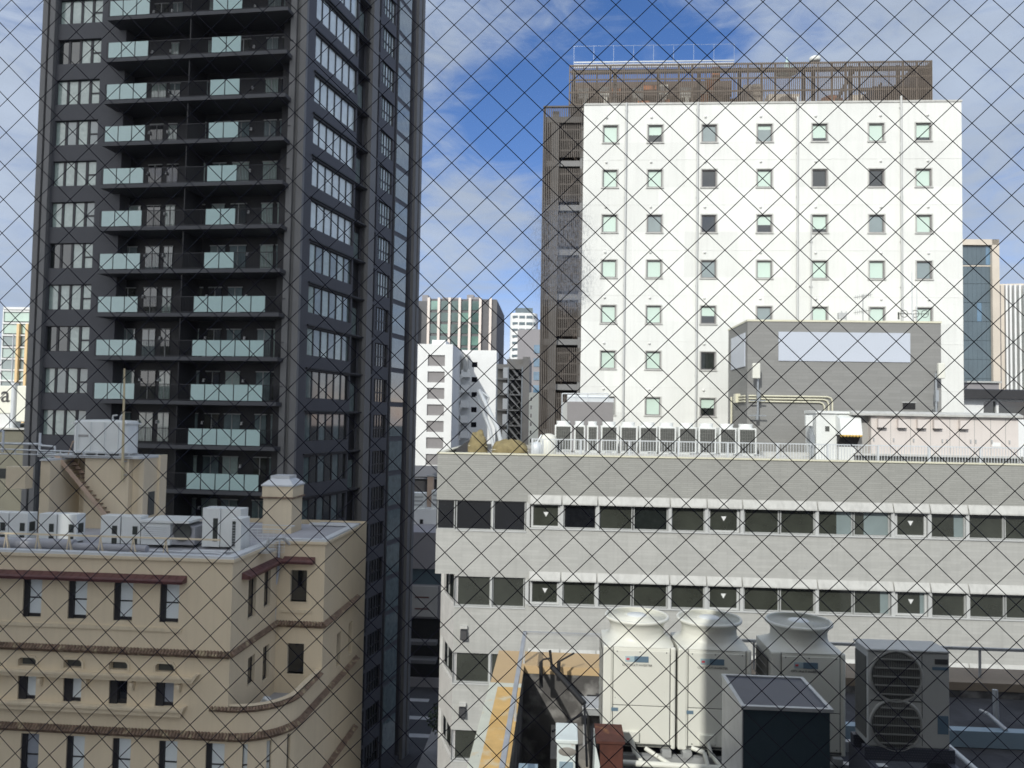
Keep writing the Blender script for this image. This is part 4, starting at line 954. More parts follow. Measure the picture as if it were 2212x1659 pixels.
q = MB(); q.box(XWN, -.3, .3, 11.9, 0, BZ-.4).box(-.3, XR-.3, ANY+.3, 11.9, 0, BZ-.4).box(-.3, XR-.4, .9, ANY+.3, 0, tz-1.3).build('core', M['black'], bei)
q = MB(); q.prism([(0, 0)] + arc + [(XR, ANY), (0, ANY)], tz-1.25, tz-1.15); q.build('terrace_floor', M['roof_grey'], bei)
q = MB(); ins = [(XR-Rr+(Rr-.3)*sin(a_), Rr-(Rr-.3)*cos(a_)) for a_ in [pi/2*i/14 for i in range(15)]]
out_ = [(0, 0)]+arc+[(XR, ANY)]; inn = [(0, .3)]+ins+[(XR-.3, ANY)]
for i in range(len(out_)-1):
    a_, c_, d_, e_ = out_[i], out_[i+1], inn[i+1], inn[i]
    q.add([(a_[0],a_[1],tz),(c_[0],c_[1],tz),(d_[0],d_[1],tz),(e_[0],e_[1],tz),(d_[0],d_[1],tz-1.15),(e_[0],e_[1],tz-1.15)], [(0,1,2,3),(3,2,4,5)])
q.build('terrace_parapet', M['beige_trim'], bei)
def tile_ledge(pts, z0, z1, off, name='tile_ledge', m='brown_tile', r=.062, sp=.14):
    off *= .8
    q = MB(); q.band(pts, off*.55, z0, z0+(z1-z0)*.55)
    for P, Q in zip(pts, pts[1:]):
        P = Vector(P); Q = Vector(Q); L_ = (Q-P).length; d = (Q-P)/L_; nn = Vector((d.y, -d.x)); k = max(1, round(L_/sp))
        for i in range(k):
            c_ = P+d*L_*(i+.5)/k; e_ = c_+nn*off
            q.tube((c_.x, c_.y, z1-r*.4), (e_.x, e_.y, z0+(z1-z0)*.35), r, 7, r*1.08)
    return q.build(name, M[m], bei)
tile_ledge([(XWN, 0), (0, 0), (0, ANY), (XR, ANY), (XR, YE)][:2], c1z0, c1z1, .26)
tile_ledge([(0, 0), (0, ANY)], c1z0, c1z1, .20); tile_ledge([(0, ANY), (XR, ANY)], c1z0, c1z1, .24); tile_ledge([(XR, ANY-.1), (XR, YE+.2)], c1z0, c1z1, .26)
tile_ledge([(XWN, 0)]+arc+[(XR, YE+.2)], c2z0, c2z1, .27)
tile_ledge([(XR-Rr-.9, 0)]+arc+[(XR, ANY-.2)], tz-.22, tz-.03, .17)
tile_ledge([(XR, Rr), (XR, YE+.2)], c2z0-3.6, c2z1-3.6, .27)
tile_ledge([(XWN, 0)]+arc[:6], c2z0-3.6, c2z1-3.6, .27)
# maroon awnings
def awning(pts, z0, z1, off):
    q = MB()
    for P, Q in zip(pts, pts[1:]):
        P = Vector(P); Q = Vector(Q); L_ = (Q-P).length; d = (Q-P)/L_; nn = Vector((d.y, -d.x)); k = max(1, round(L_/.34))
        for i in range(k):
            a_, c_ = P+d*L_*i/k, P+d*(L_*(i+1)/k-.02); e_, g_ = a_+nn*off, c_+nn*off; f1, f2 = a_+nn*off*.8, c_+nn*off*.8
            q.add([(a_.x,a_.y,z1),(c_.x,c_.y,z1),(g_.x,g_.y,z0+.13),(e_.x,e_.y,z0+.13),(e_.x,e_.y,z0),(g_.x,g_.y,z0),(a_.x,a_.y,z0),(c_.x,c_.y,z0)], [(0,3,2,1),(3,4,5,2),(4,6,7,5),(0,6,4,3),(1,2,5,7)])
        q.tube((P.x+nn.x*off*.9, P.y+nn.y*off*.9, z0+.1), (Q.x+nn.x*off*.9, Q.y+nn.y*off*.9, z0+.1), .07, 7)
    q.build('awning', M['maroon'], bei)
mz0, mz1 = B.Z(300, 1106+447/3), B.Z(300, 1106+402/3)
awning([(XWN, 0), (bx(1215/3, 1255), 0)], mz0, mz1, .42)
awning([(0, .9), (0, ANY-.1)], mz0, mz1, .36)
awning([(.3, ANY), (B.X(2045/3, 1220, ANY), ANY)], mz0, mz1, .40)
# mouldings
q = MB(); z = B.Z(300, 1106+750/3); q.box(XWN, bx(1180/3, 1360), -.06, 0, z-.1, z+.05); q.box(awx0-.4, awx1+.25, ANY-.07, ANY, awz1-.5, awz1-.36); q.build('moulding', M['beige_trim'], bei)
lz0, lz1 = B.Z(300, 1106+1085/3), B.Z(300, 1106+1050/3); xe = bx(1262/3, 1462)
q = MB(); q.box(XWN, xe, -.22, 0, lz0, lz1-.08).box(XWN, xe, -.27, 0, lz1-.08, lz1).prismy([(xe, lz0), (xe+.22, lz1+.12), (xe+.1, lz1+.14), (xe, lz1)], -.27, 0); q.build('canopy_ledge', M['beige_trim'], bei)
lz0, lz1 = B.Z(300, 1106+1305/3), B.Z(300, 1106+1255/3); xe = bx(1185/3, 1540)
q = MB(); q.box(XWN, xe, -.22, 0, lz0, lz1-.1).box(XWN, xe, -.3, 0, lz1-.1, lz1).prismy([(xe, lz0), (xe+.18, lz1+.1), (xe+.08, lz1+.12), (xe, lz1)], -.28, 0); q.build('sill_ledge', M['beige_trim'], bei)
for h in hB:
    if h[0] > 0 or h[0] < XWN: continue
    q = MB(); x0, x1, za, zb_ = h; o = .09
    arch = [(x0-o, za-.02), (x0-o, zb_-.12), (x0+.06, zb_+o), (x1-.06, zb_+o), (x1+o, zb_-.12), (x1+o, za-.02)]; inner = [(x0, za-.02), (x0, zb_-.1), (x0+.10, zb_), (x1-.10, zb_), (x1, zb_-.1), (x1, za-.02)]
    for i in range(5):
        q.add([(arch[i][0],-.06,arch[i][1]),(arch[i+1][0],-.06,arch[i+1][1]),(inner[i+1][0],-.06,inner[i+1][1]),(inner[i][0],-.06,inner[i][1]),(arch[i][0],0,arch[i][1]),(arch[i+1][0],0,arch[i+1][1])], [(0,3,2,1),(0,1,5,4)])
    q.build('window_hood', M['beige_trim'], bei)
    q = MB(); q.box(x0, x1, .22, .26, za, zb_); q.build('vent_opening', M['grille'], bei)
    q = MB(); q.box(x1+.22, x1+.34, -.25, 0, za-.60, za-.42).box(x1+.24, x1+.32, -.15, 0, za-.75, za-.6); q.build('bracket', M['beige_trim'], bei)
# sash windows
def sash(x0, x1, z0, z1, m, y=.16, split=.5, dark=.26):
    q = MB(); xs_ = x0+(x1-x0)*dark; q.box(xs_, x1-.03, y, y+.03, z0+.12, z1); o = q.build('window', M[m], bei)
    q = MB(); q.box(x0, xs_, y-.10, y+.03, z0, z1, 0).box(xs_, x1, y-.02, y+.03, z0, z0+.14, 0); zm = z0+(z1-z0)*split; q.box(xs_, x1-.02, y-.02, y, zm-.035, zm+.02, 0).box(x1-.035, x1, y-.02, y+.03, z0, z1, 0); q.build('frame', M['tower_dark'], o)
M['sash_glass'] = glass('sash_glass', (.74, .80, .82), var=.06, rough=.15, spec=.5); M['sash_grey'] = glass('sash_grey', (.30, .33, .38), var=.1)
for h in hA: sash(h[0], h[1], h[2], h[3], 'sash_glass')
for i, h in enumerate(hC): sash(h[0], h[1], h[2], h[3], ['sash_glass', 'sash_glass', 'sash_glass', 'sash_glass', 'sash_glass', 'black_glass', 'sash_grey'][i], split=-1, dark=.42)
for i, h in enumerate(hD): sash(h[0], h[1], h[2], h[3], 'sash_grey' if i == 3 else 'sash_glass')
for P, Q in wins_arc:
    d = Vector((Q[0]-P[0], Q[1]-P[1])); L_ = d.length; BX = Matrix.Translation((P[0], P[1], 0)) @ Matrix.Rotation(math.atan2(d.y, d.x), 4, 'Z'); sash(.0, L_, rd_b, rd_t, 'sash_glass', dark=.15)
BX = Matrix.Rotation(pi/2, 4, 'Z')
for h in shs: sash(h[0], h[1], h[2], h[3], 'black_glass', dark=.2)
BX = None
for h in ah:
    q = MB(); q.box(h[0], h[1], ANY+.15, ANY+.18, h[2], h[3]); o = q.build('window', M['black_glass'], bei)
    q = MB(); q.box(h[0]-.05, h[0]+.03, ANY-.02, ANY+.15, h[2], h[3]).box(h[1]-.03, h[1]+.05, ANY-.02, ANY+.15, h[2], h[3]).box(h[0]-.05, h[1]+.05, ANY-.03, ANY+.15, h[2]-.06, h[2]); q.build('frame', M['beige_trim'], o)
# roofs and copings
q = MB(); q.box(XWN, -.25, .3, 11.7, BZ-.55, BZ-.3).box(-.25, XR-.25, ANY+.3, 11.7, BZ-.35, BZ-.16); q.build('roof', M['roof_grey'], bei)
q = MB(); e_ = .06
q.box(XWN, e_, -e_, .34, BZ-.1, BZ).box(-.34, e_, .34, ANY-e_, BZ-.1, BZ).box(-.34, XR+e_, ANY-e_, ANY+.3, BZ-.1, BZ).box(XR-.3, XR+e_, ANY+.3, YE, BZ-.1, BZ).box(-.34, XR-.3, YE-.3, YE, BZ-.1, BZ); q.build('coping', M['coping'], bei)
q = MB(); q.box(XWN, .10, -.10, -.0, BZ-.22, BZ-.1).box(0, .10, 0, ANY-.1, BZ-.22, BZ-.1).box(0.1, XR+.10, ANY-.10, ANY, BZ-.22, BZ-.1).box(XR, XR+.1, ANY, YE, BZ-.22, BZ-.1); q.build('cornice', M['beige_trim'], bei)
q = MB(); x = B.X(1808/3, 1190, ANY-.12); q.path([(x-.05, ANY+.15, BZ+.1), (x, ANY-.14, BZ+.06), (x, ANY-.14, mz1-.55), (x-.1, ANY-.1, mz0-1.0)], .06, 8).tube((x-.12, ANY-.1, c1z1+.6), (x-.14, ANY-.1, c1z0-.5), .06, 8); q.build('drain_pipe', M['panel_lilac'], bei)
# chimney
cy0 = B.pz(600, 1148, BZ-.2)[1]; cx0, cx1 = B.X(568, 1100, cy0), B.X(630, 1100, cy0); ct = B.Z(600, 1047, cy0); cw = cx1-cx0; cdp = 1.5
b = MB(); b.box(cx0, cx1, cy0, cy0+cdp, BZ-.3, ct-.62).box(cx0-.05, cx1+.05, cy0-.05, cy0+cdp+.05, ct-.62, ct-.08); ch_ = b.build('chimney', M['beige'], bei)
b = MB(); b.box(cx0-.12, cx1+.12, cy0-.12, cy0+cdp+.12, ct-.70, ct-.62); b.build('tile_band', M['brown_tile'], ch_)
b = MB(); b.box(cx0-.1, cx1+.1, cy0-.1, cy0+cdp+.1, ct-.08, ct)
xm, ym = (cx0+cx1)/2, cy0+cdp/2
b.add([(cx0-.08,cy0-.08,ct),(cx1+.08,cy0-.08,ct),(cx1+.08,cy0+cdp+.08,ct),(cx0-.08,cy0+cdp+.08,ct),(xm-.48,ym-.48,ct+.30),(xm+.48,ym-.48,ct+.30),(xm+.48,ym+.48,ct+.30),(xm-.48,ym+.48,ct+.30)], [(0,1,5,4),(1,2,6,5),(2,3,7,6),(3,0,4,7)])
b.box(xm-.50, xm+.50, ym-.50, ym+.50, ct+.30, ct+.44); b.build('cap', M['coping'], ch_)
# roof-top stair house with lift room
py = 8.0; pl = lambda u, v, y=py: B.X(u, v, y)
zt_ = B.Z(200, 985, py); x_r = pl(342, 1050)
b = MB(); b.box(XWN, pl(86, 1050, py-1.2), py-1.2, py+2.4, BZ-.4, B.Z(50, 994, py-1.2), 0)
b.box(pl(86, 1050), pl(182, 1050), py+1.2, py+2.4, BZ-.4, zt_-.1, 0)
XS2 = pl(300, 1050); YS2 = py+2.4
b.box(pl(182, 1050), pl(277, 1050), py, YS2, BZ-.4, zt_-.12, 0).box(pl(277, 1050), XS2, py+.4, YS2, BZ-.4, zt_-.11, 0).box(pl(292, 1050), XS2+.06, py+.3, py+.55, BZ-.4, zt_-.1, 0).box(XS2, XS2+.14, py+1.75, YS2+.05, BZ-.4, zt_+.02, 0)
pr = b.build('stair_house', M['beige'], bei)
b = MB(); b.box(XWN, pl(86, 1000, py-1.3), py-1.35, py+2.4, B.Z(50, 994, py-1.2), B.Z(50, 990, py-1.2)); b.box(pl(86, 1050)-.1, XS2+.05, py-.15, YS2+.1, zt_-.1, zt_); b.build('flat_roof', M['coping'], pr)
b = MB(); x0, z0_ = B.px(0, 1012, py-1.25); x1, z1_ = B.px(14, 1030, py-1.25); b.box(x0-1, x1, py-1.24, py-1.2, z1_-.1, z0_); b.build('louvre_window', M['grille'], pr)
x0, z0_ = B.px(15, 1010, py-1.7); x1, z1_ = B.px(55, 1056, py-1.7); b = MB(); b.box(x0, x1, py-1.75, py-1.2, z1_, z0_+.05); b.build('wall_box', M['beige_trim'], pr)
x0, z0_ = B.px(113, 1054, py+.2); x1, z1_ = B.px(146, 1062, py+.2); b = MB(); b.box(x0, x1, py-.1, py+1.2, z1_, z0_).box(x0+.1, x1-.3, py+1.15, py+1.2, BZ-.3, z1_); b.build('door_canopy', M['beige_trim'], pr)
b = MB(); b.path([(x0-.05, py+.1, BZ-.3), (x0-.05, py+.1, z0_+.1), (x0+.35, py+.2, z0_-.6)], .08, 8).tube((x0+.3, py+.4, BZ-.3), (x0+.3, py+.4, z0_-.5), .17, 8); b.build('pipe', M['rail_white'], pr)
b = MB(); b.box(XS2, XS2+.03, py+.9, py+1.5, BZ+.3, zt_-1.9); b.build('slot_window', M['grille'], pr)
# things on the beige roof
def bthing(name, label, cat, x, y, z, group=None): return thing(name, label, cat, B, (x, y, z), 0, group)
ty = py+.3; tk = bthing('water_tank', 'pale panelled water tank on the stair house roof', 'water tank', B.X(209.5, 960, ty), ty, zt_)
tw = B.X(268, 960, ty)-B.X(151, 960, ty); th_ = B.Z(224, 907, ty)-zt_
q = MB(); q.lathe((0, 0, 0), [(1, 0), (1, .93), (.965, .975), (.9, .985), (.5, 1.0), (0, 1.012)], 48)
vs = []
for v_ in q.v:
    r_ = math.hypot(v_[0], v_[1]); a_ = math.atan2(v_[1], v_[0]); sq = (abs(cos(a_))**5+abs(sin(a_))**5)**(-1/5); vs.append((r_*sq*cos(a_)*tw/2, 0.8+r_*sq*sin(a_)*.8, .12+v_[2]*(th_-.12)))
q.v = vs; q.build('shell', M['ac_white'], tk)
q = MB()
for k in range(4): x = -tw/2+.35+k*(tw-.7)/3.0; q.box(x-.035, x+.035, -.06, .0, .12, th_*.93)
q.box(-tw/2-.04, tw/2+.04, .1, 1.5, th_*.88, th_*.92); q.build('panel_rib', M['ac_white'], tk)
q = MB()
for k in range(5): x = -tw/2+.2+k*(tw-.4)/4; q.box(x-.06, x+.06, 0, 1.6, 0, .12)
q.build('base_frame', M['galv'], tk)
q = MB(); q.path([(.25, .9, th_), (.25, .9, th_+.22), (.5, .9, th_+.26)], .045, 6).path([(.75, .8, th_), (.78, .8, th_+.28), (.95, .8, th_+.25)], .06, 6); q.build('vent_pipe', M['frame_white'], tk)
q = MB(); q.box(-tw/2+.45, -tw/2+1.0, -.012, 0, th_*.52, th_*.58); q.build('worn_lettering', M['plaster'], tk)
sr = bthing('roof_guard_rail', 'white tube railing round the stair house roof beside the water tank', 'railing', pl(20, 975), py-.2, zt_)
q = MB(); x_a, x_b = pl(0, 975)-pl(20, 975)-1.5, pl(290, 975)-pl(20, 975); q.tube((x_a, 0, .28), (x_b, 0, .2), .035).tube((x_a, 0, .02), (x_b, 0, .02), .03)
x = x_a
while x < x_b: q.tube((x, 0, 0), (x, 0, .28), .03, 6); x += 1.25
q.path([(1.75, .1, .1), (1.75, .1, 1.15), (2.5, .1, 1.15)][:2], .06).path([(1.75, .1, .12), (2.6, .1, .12), (2.6, .1, .45), (1.75, .1, .5)], .05).path([(-.3, .1, .1), (-.3, .1, 1.2), (-.9, .1, 1.25)], .06).tube((-1.5, .3, .55), (1.7, .3, .55), .06); q.build('tube_rail', M['rail_white'], sr)
stt = bthing('outside_stair', 'steep pinkish tan steel stair rising to the stair house roof', 'stair', pl(170, 1100), py-.4, BZ-.3)
xo = pl(170, 1100); P0 = (B.X(226, 1112, py-.4)-xo, B.Z(226, 1112, py-.4)-BZ+.3); P1 = (B.X(122, 985, py-.4)-xo, B.Z(122, 985, py-.4)-BZ+.3)
q = MB()
for yy in (0, .85):
    q.prismy([(P0[0]-.13, P0[1]), (P0[0]+.13, P0[1]), (P1[0]+.13, P1[1]), (P1[0]-.13, P1[1])], yy, yy+.07)
q.build('stringer', M['pink_tan'], stt)
q = MB()
for k in range(14): f_ = (k+.5)/14; x = P0[0]+(P1[0]-P0[0])*f_; z = P0[1]+(P1[1]-P0[1])*f_; q.box(x-.14, x+.14, .07, .85, z-.02, z+.03)
q.build('treads', M['brown_tile'], stt)
q = MB(); q.path([(P0[0]+.25, .9, P0[1]+.75), (P1[0]+.3, .9, P1[1]+.75)], .035, 6); 
for k in range(6): f_ = k/5; x = P0[0]+(P1[0]-P0[0])*f_; z = P0[1]+(P1[1]-P0[1])*f_; q.tube((x, .9, z), (x+.25, .9, z+.75), .025, 6)
q.build('handrail', M['pink_tan'], stt)
ap = bthing('antenna_pole', 'tall thin tan pole standing in front of the water tank', 'pole', B.X(266, 1000, py-.3), py-.3, B.Z(266, 1040, py-.3))
q = MB(); q.tube((0, 0, 0), (B.X(271, 796, py-.3)-B.X(266, 1000, py-.3)-.05, 0, B.Z(271, 796, py-.3)-B.Z(266, 1040, py-.3)), .075, 8, .045); q.build('pole', M['pole_tan'], ap)
q = MB(); q.box(-.05, .05, 0, .32, .3, .36).box(-.05, .05, 0, .32, 1.0, 1.06); q.build('clamp', M['galv'], ap)
# air conditioners in a row
ay_ = 3.2; hz = B.Z(40, 1108, ay_)-(BZ-.3)
def acbox(label, u0, u1, side=True):
    x0, x1 = B.X(u0, 1140, ay_), B.X(u1, 1140, ay_); o = bthing('air_conditioner', label, 'air conditioner', x0, ay_, BZ-.3, 'white air conditioners along the beige roof'); w_ = x1-x0
    q = MB(); q.box(0, w_, 0, .65, .12, hz); q.build('casing', M['ac_white'], o, bevel=.02)
    q = MB(); q.box(w_*.60, w_*.86, -.015, 0, hz-.82, hz-.45).box(w_*.60, w_*.86, -.015, 0, hz-1.3, hz-1.0); q.build('opening', M['ac_hole'], o)
    q = MB(); q.box(w_, w_+.01, .12, .5, hz-.85, hz-.42); q.build('side_grille', M['ac_hole'], o)
    q = MB(); q.box(0, w_, .05, .12, 0, .12).box(0, w_, .5, .57, 0, .12); q.build('feet', M['galv'], o)
for nm, (a, c_) in zip(('white air conditioner at the very left edge, first of the row', 'white air conditioner, second of the row from the left edge', 'white air conditioner, third of the row, left of the stair foot', 'white air conditioner, fourth of the row, just left of the stair foot',
          'white air conditioner, fifth of the row, right of the stair foot', 'white air conditioner, sixth of the row, next to the louvred box'), ((-24, 17), (19, 59), (83, 121.5), (124, 165), (217, 259), (262, 303))): acbox(nm, a, c_)
x0, x1 = B.X(306, 1130, ay_-.2), B.X(368, 1130, ay_-.2); o = bthing('louvred_condenser', 'wide flat topped condenser with louvred front and a grey fan side', 'condenser', x0, ay_-.2, BZ-.3); w_ = x1-x0
q = MB(); q.prismx([(0, .15), (0, hz-.28), (.1, hz-.2), (1.6, hz-.2), (1.6, .15)], 0, w_).box(-.05, w_+.9, -.08, 1.7, hz-.22, hz-.12); q.build('casing', M['ac_white'], o)
q = MB(); z = .4
while z < hz-.4: q.prismx([(-.04, z), (-.005, z+.05), (-.005, z)], .05, w_-.05); z += .09
q.build('louvres', M['coping'], o)
q = MB(); q.prismy([(w_, .15), (w_, hz-.25), (w_+1.05, hz-.42), (w_+1.05, .15)], .2, 1.6, 0); q.build('side_housing', M['roof_grey'], o)
q = MB(); q.lathe((0, 0, 0), [(.0, 0), (.42, 0), (.44, .05)], 20); q.xform(Matrix.Translation((w_+.5, .17, .75)) @ Matrix.Rotation(pi/2, 4, 'X')); q.build('fan_opening', M['grille'], o)
ax_, az_ = B.X(437, 1130, ay_), B.Z(437, 1097, ay_)-(BZ-.3); x1 = B.X(521, 1130, ay_); o = bthing('tall_condenser', 'pair of tall white weathered condenser cabinets near the chimney', 'condenser', ax_, ay_, BZ-.3); w_ = x1-ax_
q = MB(); q.box(0, w_*.45, 0, .8, .1, az_).box(w_*.46, w_*.97, .05, .85, .1, az_-.02); q.build('cabinet', M['ac_white'], o, bevel=.015)
q = MB(); q.box(w_*.28, w_*.4, -.012, 0, .35, az_-.45).box(w_*.78, w_*.9, .035, .05, az_-.75, az_-.5); q.build('opening', M['ac_hole'], o)
x0 = B.X(499, 1150, ay_-1.0); o = bthing('small_condenser', 'small white condenser with a barred grille in front of the tall cabinets', 'condenser', x0, ay_-1.0, BZ-.3); z = B.Z(505, 1120, ay_-1)-(BZ-.3)
q = MB(); q.box(0, .45, 0, .9, .0, z); q.build('casing', M['ac_white'], o, bevel=.02)
q = MB(); q.box(.05, .2, -.01, 0, .3, z-.12); q.build('grille', M['ac_hole'], o)
q = MB(); 
for k in range(9): q.box(.04, .21, -.02, -.01, .32+k*(z-.5)/9, .34+k*(z-.5)/9)
q.build('bars', M['rail_white'], o)
# duct pipe and low beige railing at the roof edge
dp = bthing('insulated_duct', 'long dark grey insulated duct lying behind the roof edge railing', 'duct', XWN, 1.6, BZ-.3)
Lx = B.X(318, 1175, 1.6)-XWN; q = MB(); q.tube((0, 0, .28), (Lx*.60, 0, .28), .24, 14).tube((Lx*.60, 0, .22), (Lx, 0, .2), .17, 12); q.build('pipe', M['roof_grey'], dp)
q = MB(); x = .5
while x < Lx: q.box(x-.05, x+.05, -.2, .2, -.02, .12); x += 1.5
q.build('saddle', M['galv'], dp)
rl = bthing('beige_railing', 'low beige railing with splayed feet along the beige roof edge', 'railing', XWN, .85, BZ-.3)
z_r = B.Z(200, 1106+150/3, .85)-(BZ-.3); Lx = B.X(476, 1160, .85)-XWN; q = MB(); q.box(0, Lx, -.03, .03, z_r-.07, z_r); q.build('top_rail', M['beige_trim'], rl)
for u in (-57, 13, 81, 149, 217, 288, 358):
    x = B.X(u, 1170, .85)-XWN; q = MB(); q.tube((x-.12, 0, 0), (x, 0, z_r-.05), .025, 6).tube((x+.12, 0, 0), (x, 0, z_r-.05), .025, 6).tube((x, .3, 0), (x, 0, z_r-.1), .02, 6); q.build('post', M['beige_trim'], rl)
o = bthing('mesh_cage', 'thin wire mesh cage on the roof between the small condenser and chimney', 'cage', B.X(520, 1165, 3.0), 3.0, BZ-.3)
q = MB(); cw_ = 2.0
for k in range(9): q.tube((k*cw_/8, 0, 0), (k*cw_/8, 0, 1.0), .008, 4).tube((0, 0, k*1.0/8), (cw_, 0, k*1.0/8), .008, 4)
q.path([(0, 0, 1), (cw_, 0, 1), (cw_, 1.2, 1), (0, 1.2, 1), (0, 0, 1)], .02, 5); q.build('wire', M['coping'], o)
q = MB(); q.path([(1.1, .2, 0), (1.2, .2, .5), (1.7, .6, .55), (1.9, .9, .2)], .07, 8).box(.6, 1.5, -.5, .3, 0, .12); q.build('pipework', M['galv'], o)
o = bthing('roof_ladder', 'low white frame with pipework lying on the grey roof before the cages', 'pipework', B.X(430, 1185, 1.6), 1.6, BZ-.3)
q = MB(); q.path([(-2.2, 0, .15), (.8, 0, .12), (1.4, -.4, .12)], .045, 6).box(-.6, .9, .5, .9, 0, .1).path([(-1.0, .5, .1), (1.5, .6, .1)], .04, 6); q.build('pipes', M['coping'], o)
o = bthing('terrace_unit', 'white bent vent pipe standing on the corner terrace', 'vent pipe', B.X(568, 1500, 1.6), 1.6, tz-1.15)
q = MB(); q.path([(0, 0, 0), (0, 0, .75), (.15, -.05, .95), (.35, -.1, .85)], .12, 8).box(.3, 1.1, .2, .8, 0, .45); q.build('pipe', M['rail_white'], o)
# ---------------------------------------------------------------- buildings farther away
def bld(name, label, u, D, deg, v=880):
    q = at(u, D, v); f_ = Fr(q.x, q.y, deg); return f_, thing(name, label, 'building', f_)
# white block with grey panels and an outside stair (about 150 m away)
f, o = bld('stair_building', 'white building with a column of grey panels and an outside stair, behind the office roof', 895, 150, -3)
X_ = lambda u, v=860, y=0: f.X(u, v, y)
w0, w1, w2 = X_(894), X_(976), X_(1071, 860, 15); zt_ = f.Z(930, 743); pit = f.Z(930, 790)-f.Z(930, 825.5)
pz = [f.Z(940, 1106/2+0 + 553-553 + 766.5-0) - i*0 for i in range(1)]
z0_ = f.Z(940, 767)
ph = [(X_(922.5), X_(959.5), z0_-i*pit-2.15, z0_-i*pit) for i in range(9)]
b = MB(); b.wall(w0, w1, 0, zt_, ph, 0, .4); b.quad((w1, 0, 0), (w1, 15, 0), (w1, 15, zt_), (w1, 0, zt_)).quad((w0, 0, 0), (w0, 15, 0), (w0, 15, zt_), (w0, 0, zt_)).box(w0, w1, 0.01, 20, zt_-.1, zt_)
b.box(X_(927), X_(957), 2, 8, zt_, zt_+1.0)
b.build('wall', M['far_white'], o)
hs = [(X_(1018, 860, 15), X_(1030, 860, 15), z0_-i*pit-1.3, z0_-i*pit-.2) for i in range(9)]
b = MB(); b.wall(w1, w2, 0, zt_+.2, hs, 15, .4); b.box(w1, w2, 15.01, 22, zt_, zt_+.2).quad((w2, 15, 0), (w2, 22, 0), (w2, 22, zt_), (w2, 15, zt_)); b.build('rear_wall', M['far_white'], o)
for h in ph: q = MB(); q.box(h[0], h[1], .3, .35, h[2], h[3]); q.build('wall_panel', M['panel_grey'], o)
for h in hs: q = MB(); q.box(h[0], h[1], 15.3, 15.35, h[2], h[3]); q.build('window', M['black_glass'], o)
for i in range(9):
    z = z0_-i*pit-3.6; xa, xb = X_(984, 860, 13), X_(1013, 860, 13)
    q = MB(); q.box(xa+1.2, xb, 12.0, 15, z, z+1.55, 0); q.prismy([(xa-.4, z-1.7), (xa-.4, z-.6), (xb-.8, z+1.5), (xb-.8, z+.4)], 12.2, 13.2, 0).box(xa-.6, xa+.3, 12.2, 15, z-1.8, z-.5, 0); q.build('stair_landing', M['far_white'], o)
q = MB(); q.box(X_(987, 860, 12), X_(988.5, 860, 12), 11.9, 12.05, 0, z0_-2).box(X_(1000, 860, 12), X_(1008, 860, 12), 12, 15, z0_-2.5, zt_-1.0); q.build('stair_post', M['frame_grey'], o)
# grey beige house with zigzag fire stairs
f, o = bld('fire_stair_building', 'beige grey building with dark zigzag fire stairs beside the brown hotel stair tower', 1110, 130, -3)
X_ = lambda u, v=860, y=0: f.X(u, v, y); zt_ = f.Z(1110, 773)
b = MB(); b.box(X_(1071), X_(1092), 1.5, 14, 0, zt_-1.2).box(X_(1092), X_(1143), 2.6, 14, 0, zt_+.0).box(X_(1128), X_(1143), .0, 2.6, 0, zt_+.2).box(X_(1071), X_(1128), 0, 2.6, zt_-1.9, zt_-1.1); b.build('wall', M['far_concrete'], o)
fp = (f.Z(1095, 812)-f.Z(1095, 845.5))
for i in range(9):
    z = f.Z(1095, 818)-i*fp
    q = MB(); q.box(X_(1071), X_(1128), 0, 2.5, z-.15, z).prismy([(X_(1098), z+fp-.5), (X_(1098), z+fp), (X_(1126), z), (X_(1126), z-.5)], .4, 1.3).prismy([(X_(1100), z+.0), (X_(1100), z+.25), (X_(1123), z+fp*.62), (X_(1123), z+fp*.62-.25)], 1.4, 2.3)
    q.path([(X_(1098), .4, z+fp+1), (X_(1126), .4, z+1)], .07, 5); st = q.build('fire_stair', M['plaster'], o)
    q = MB(); q.box(X_(1086), X_(1096), -.05, .05, z+.1, z+1.9, 0); q.build('white_screen', M['far_white'], st)
    q = MB(); q.box(X_(1072), X_(1126), 2.4, 2.59, z+.15, z+2.4); q.build('opening', M['far_dark'], st)
q = MB()
for u in (1073, 1097, 1127): q.box(X_(u)-.09, X_(u)+.09, -.1, .1, 0, zt_-1.5)
q.build('stair_post', M['steel'], o)
# striped office far behind
f, o = bld('striped_office', 'distant office block with cream vertical fins and green glass', 920, 260, -3)
X_ = lambda u, v=700, y=0: f.X(u, v, y); zt_ = f.Z(1000, 645.5)
b = MB(); b.box(X_(900), X_(922), 0, 30, 0, f.Z(910, 650)).box(X_(922), X_(1071), .5, 40, 0, zt_).box(X_(1060.5), X_(1073), .0, 40, 0, zt_-.3).box(X_(897), X_(903), -3, 20, 0, f.Z(900, 660)); b.build('wall', M['far_dark'], o)
us = [925.5, 947.5, 970.5, 992.5, 1014.5, 1037, 1059]
for i, u in enumerate(us): q = MB(); q.box(X_(u-2.6), X_(u+2.6), -.6, .5, 0, zt_+.3); q.build('fin', M['stone_fin'], o)
for i, (a, c_) in enumerate(zip(us, us[1:])):
    if i == 5: continue
    z = zt_-.4; k = 0
    mb = MB()
    while z > 10:
        mb.box(X_(a+3), X_(c_-3), .3, .5, z-3.4, z-.35, (0 if (i+k*2) % 5 else 1)); z -= 4.0; k += 1
    mb.build('glazing', [M['far_glass'], M['far_green']], o)
